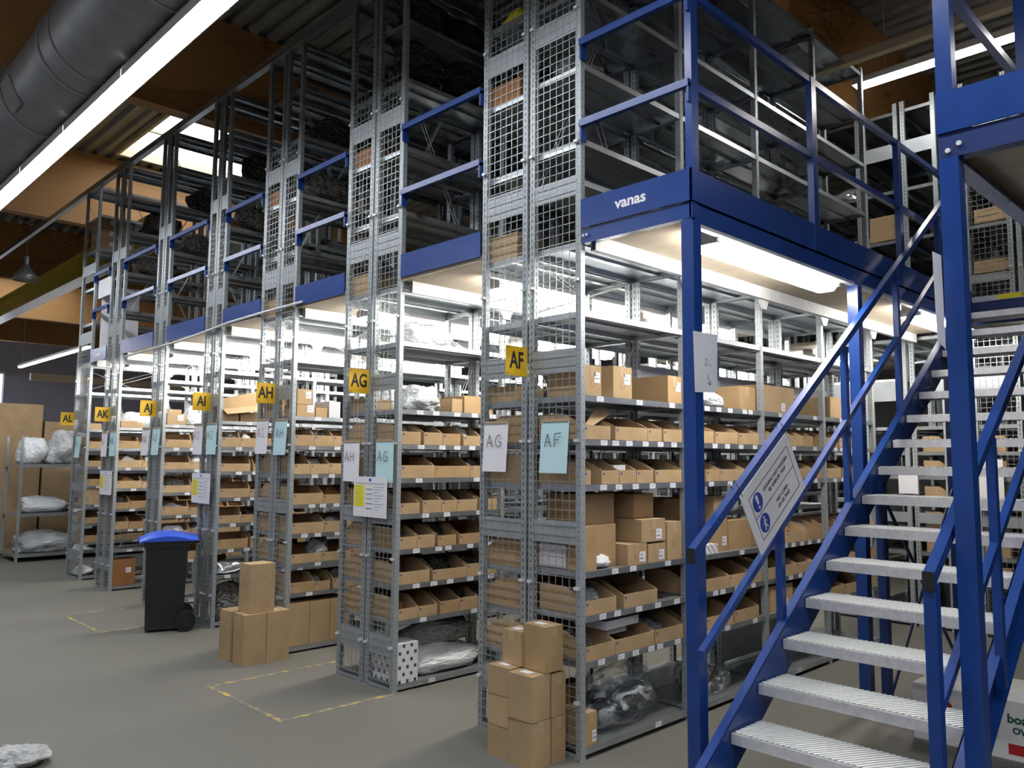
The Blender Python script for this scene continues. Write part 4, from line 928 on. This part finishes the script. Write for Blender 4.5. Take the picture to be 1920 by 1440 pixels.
for k in range(4):
    lid.face([k, nb_ + k, nb_ + k + 1, k + 1]); j = nseg * 5; lid.face([j + k, j + k + 1, nb_ + j + k + 1, nb_ + j + k])
lid_o = lpart('lid', lid, ['bin_blue'], WB)
lpart('lid_grip', MB().box(-.16, -.06, -.29, -.27, .868, .885), ['bin_blue'], lid_o); lpart('lid_grip', MB().box(.06, .16, -.29, -.27, .868, .885), ['bin_blue'], lid_o)
lpart('handle', MB().tube([(-.22, .25, .84), (-.22, .31, .85), (.22, .31, .85), (.22, .25, .84)], .014, 8), ['black_plastic'], WB)
lpart('axle', MB().cyl((-.26, .21, .10), (1, 0, 0), .012, .52, 10), ['galv'], WB)
for x in (-.28, .23):
    wh = lpart('wheel', MB().cyl((x, .21, .10), (1, 0, 0), .10, .05, 28), ['rubber'], WB)
    put('hub', MB().cyl((x - .004 if x < 0 else x + .05, .21, .10), (1, 0, 0), .055, .006, 20).mesh('hub', ['black_plastic']), parent=wh)

# ------------------------------------------------------------------ rack of bags at the far left
t = thing('low_rack', 'low galvanised rack loaded with plastic bags at the far left', 'rack', (-11.4, .9, 0))
for y in (-.15, 2.2):
    for x in (-11.85, -10.95): put('upright', PM_LOW, (x - t.location.x, y - t.location.y, 0), t)
for z in (.12, .72, 1.46): put('shelf', MB().box(-.46, .46, -1.2, 1.2, -.05, 0).mesh('low_shelf', ['galv']), (-11.4 - t.location.x, 1.03 - t.location.y, z), t)
G8 = 'bags on the low rack'
bag('foam_bag', 'big transparent sack on top of the low rack, right', (-11.2, .52, 1.462), (.6, .62, .55), 'poly_foam', 1, grp=G8)
bag('foam_bag', 'looped white foam sack on top of the low rack, left', (-11.4, .10, 1.462), (.6, .45, .42), 'poly_white', 2, grp=G8)
bag('foam_bag', 'white sheet bundle hanging over the middle shelf', (-11.2, .28, .721), (.45, .72, .26), 'poly_white', 3, grp=G8)
bag('foam_bag', 'second white bundle on the middle shelf', (-11.2, .98, .721), (.45, .5, .32), 'poly_foam', 4, grp=G8)
bag('foam_bag', 'heap of white cloths on the lowest shelf', (-11.2, .3, .121), (.6, .9, .34), 'poly_foam', 5, grp=G8)
bag('foam_bag', 'dark sack behind on the middle shelf', (-11.5, 1.4, .73), (.6, .9, .6), 'poly_black', 0, grp=G8)
bag('foam_bag', 'dark sack behind on the lowest shelf', (-11.5, 1.4, .125), (.6, .9, .5), 'poly_black', 1, grp=G8)
carton('very large carton standing behind the low rack', -13.4, -12.4, -.9, .46, 0, 2.45, 'card', grp=None); carton('smaller carton right of the very large one', -13.2, -12.4, .5, .95, 0, 2.17, 'card', grp=None)
bag('plastic_heap', 'crumpled white plastic at the lower left floor corner', (-2.01, -2.16, 0), (.34, .34, .09), 'poly_foam', 2, grp=None)

# ------------------------------------------------------------------ yellow floor markings
def floor_rect(label, x0, x1, y0, y1, wd=.035, sides='lbrt'):
    mb = MB(); z = .0015
    if 'b' in sides: mb.box(x0, x1, y0, y0 + wd, 0, z)
    if 't' in sides: mb.box(x0, x1, y1 - wd, y1, 0, z)
    if 'l' in sides: mb.box(x0, x0 + wd, y0 + wd, y1, 0, z)
    if 'r' in sides: mb.box(x1 - wd, x1, y0 + wd, y1, 0, z)
    o = put('floor_marking', mb.mesh('floor_marking', ['line_paint'])); tag(o, label, 'marking', 'worn yellow floor markings'); return o
floor_rect('worn yellow rectangle painted on the floor before aisle AG', -2.72, -1.67, -.84, .19, sides='lbr')
floor_rect('faded yellow rectangle painted behind the wheeled bin', -6.15, -5.03, -.82, -.02, .03, sides='lbr')

for m in bpy.data.materials: m.cycles.emission_sampling = 'FRONT' if m.name.startswith('diff') else 'NONE'
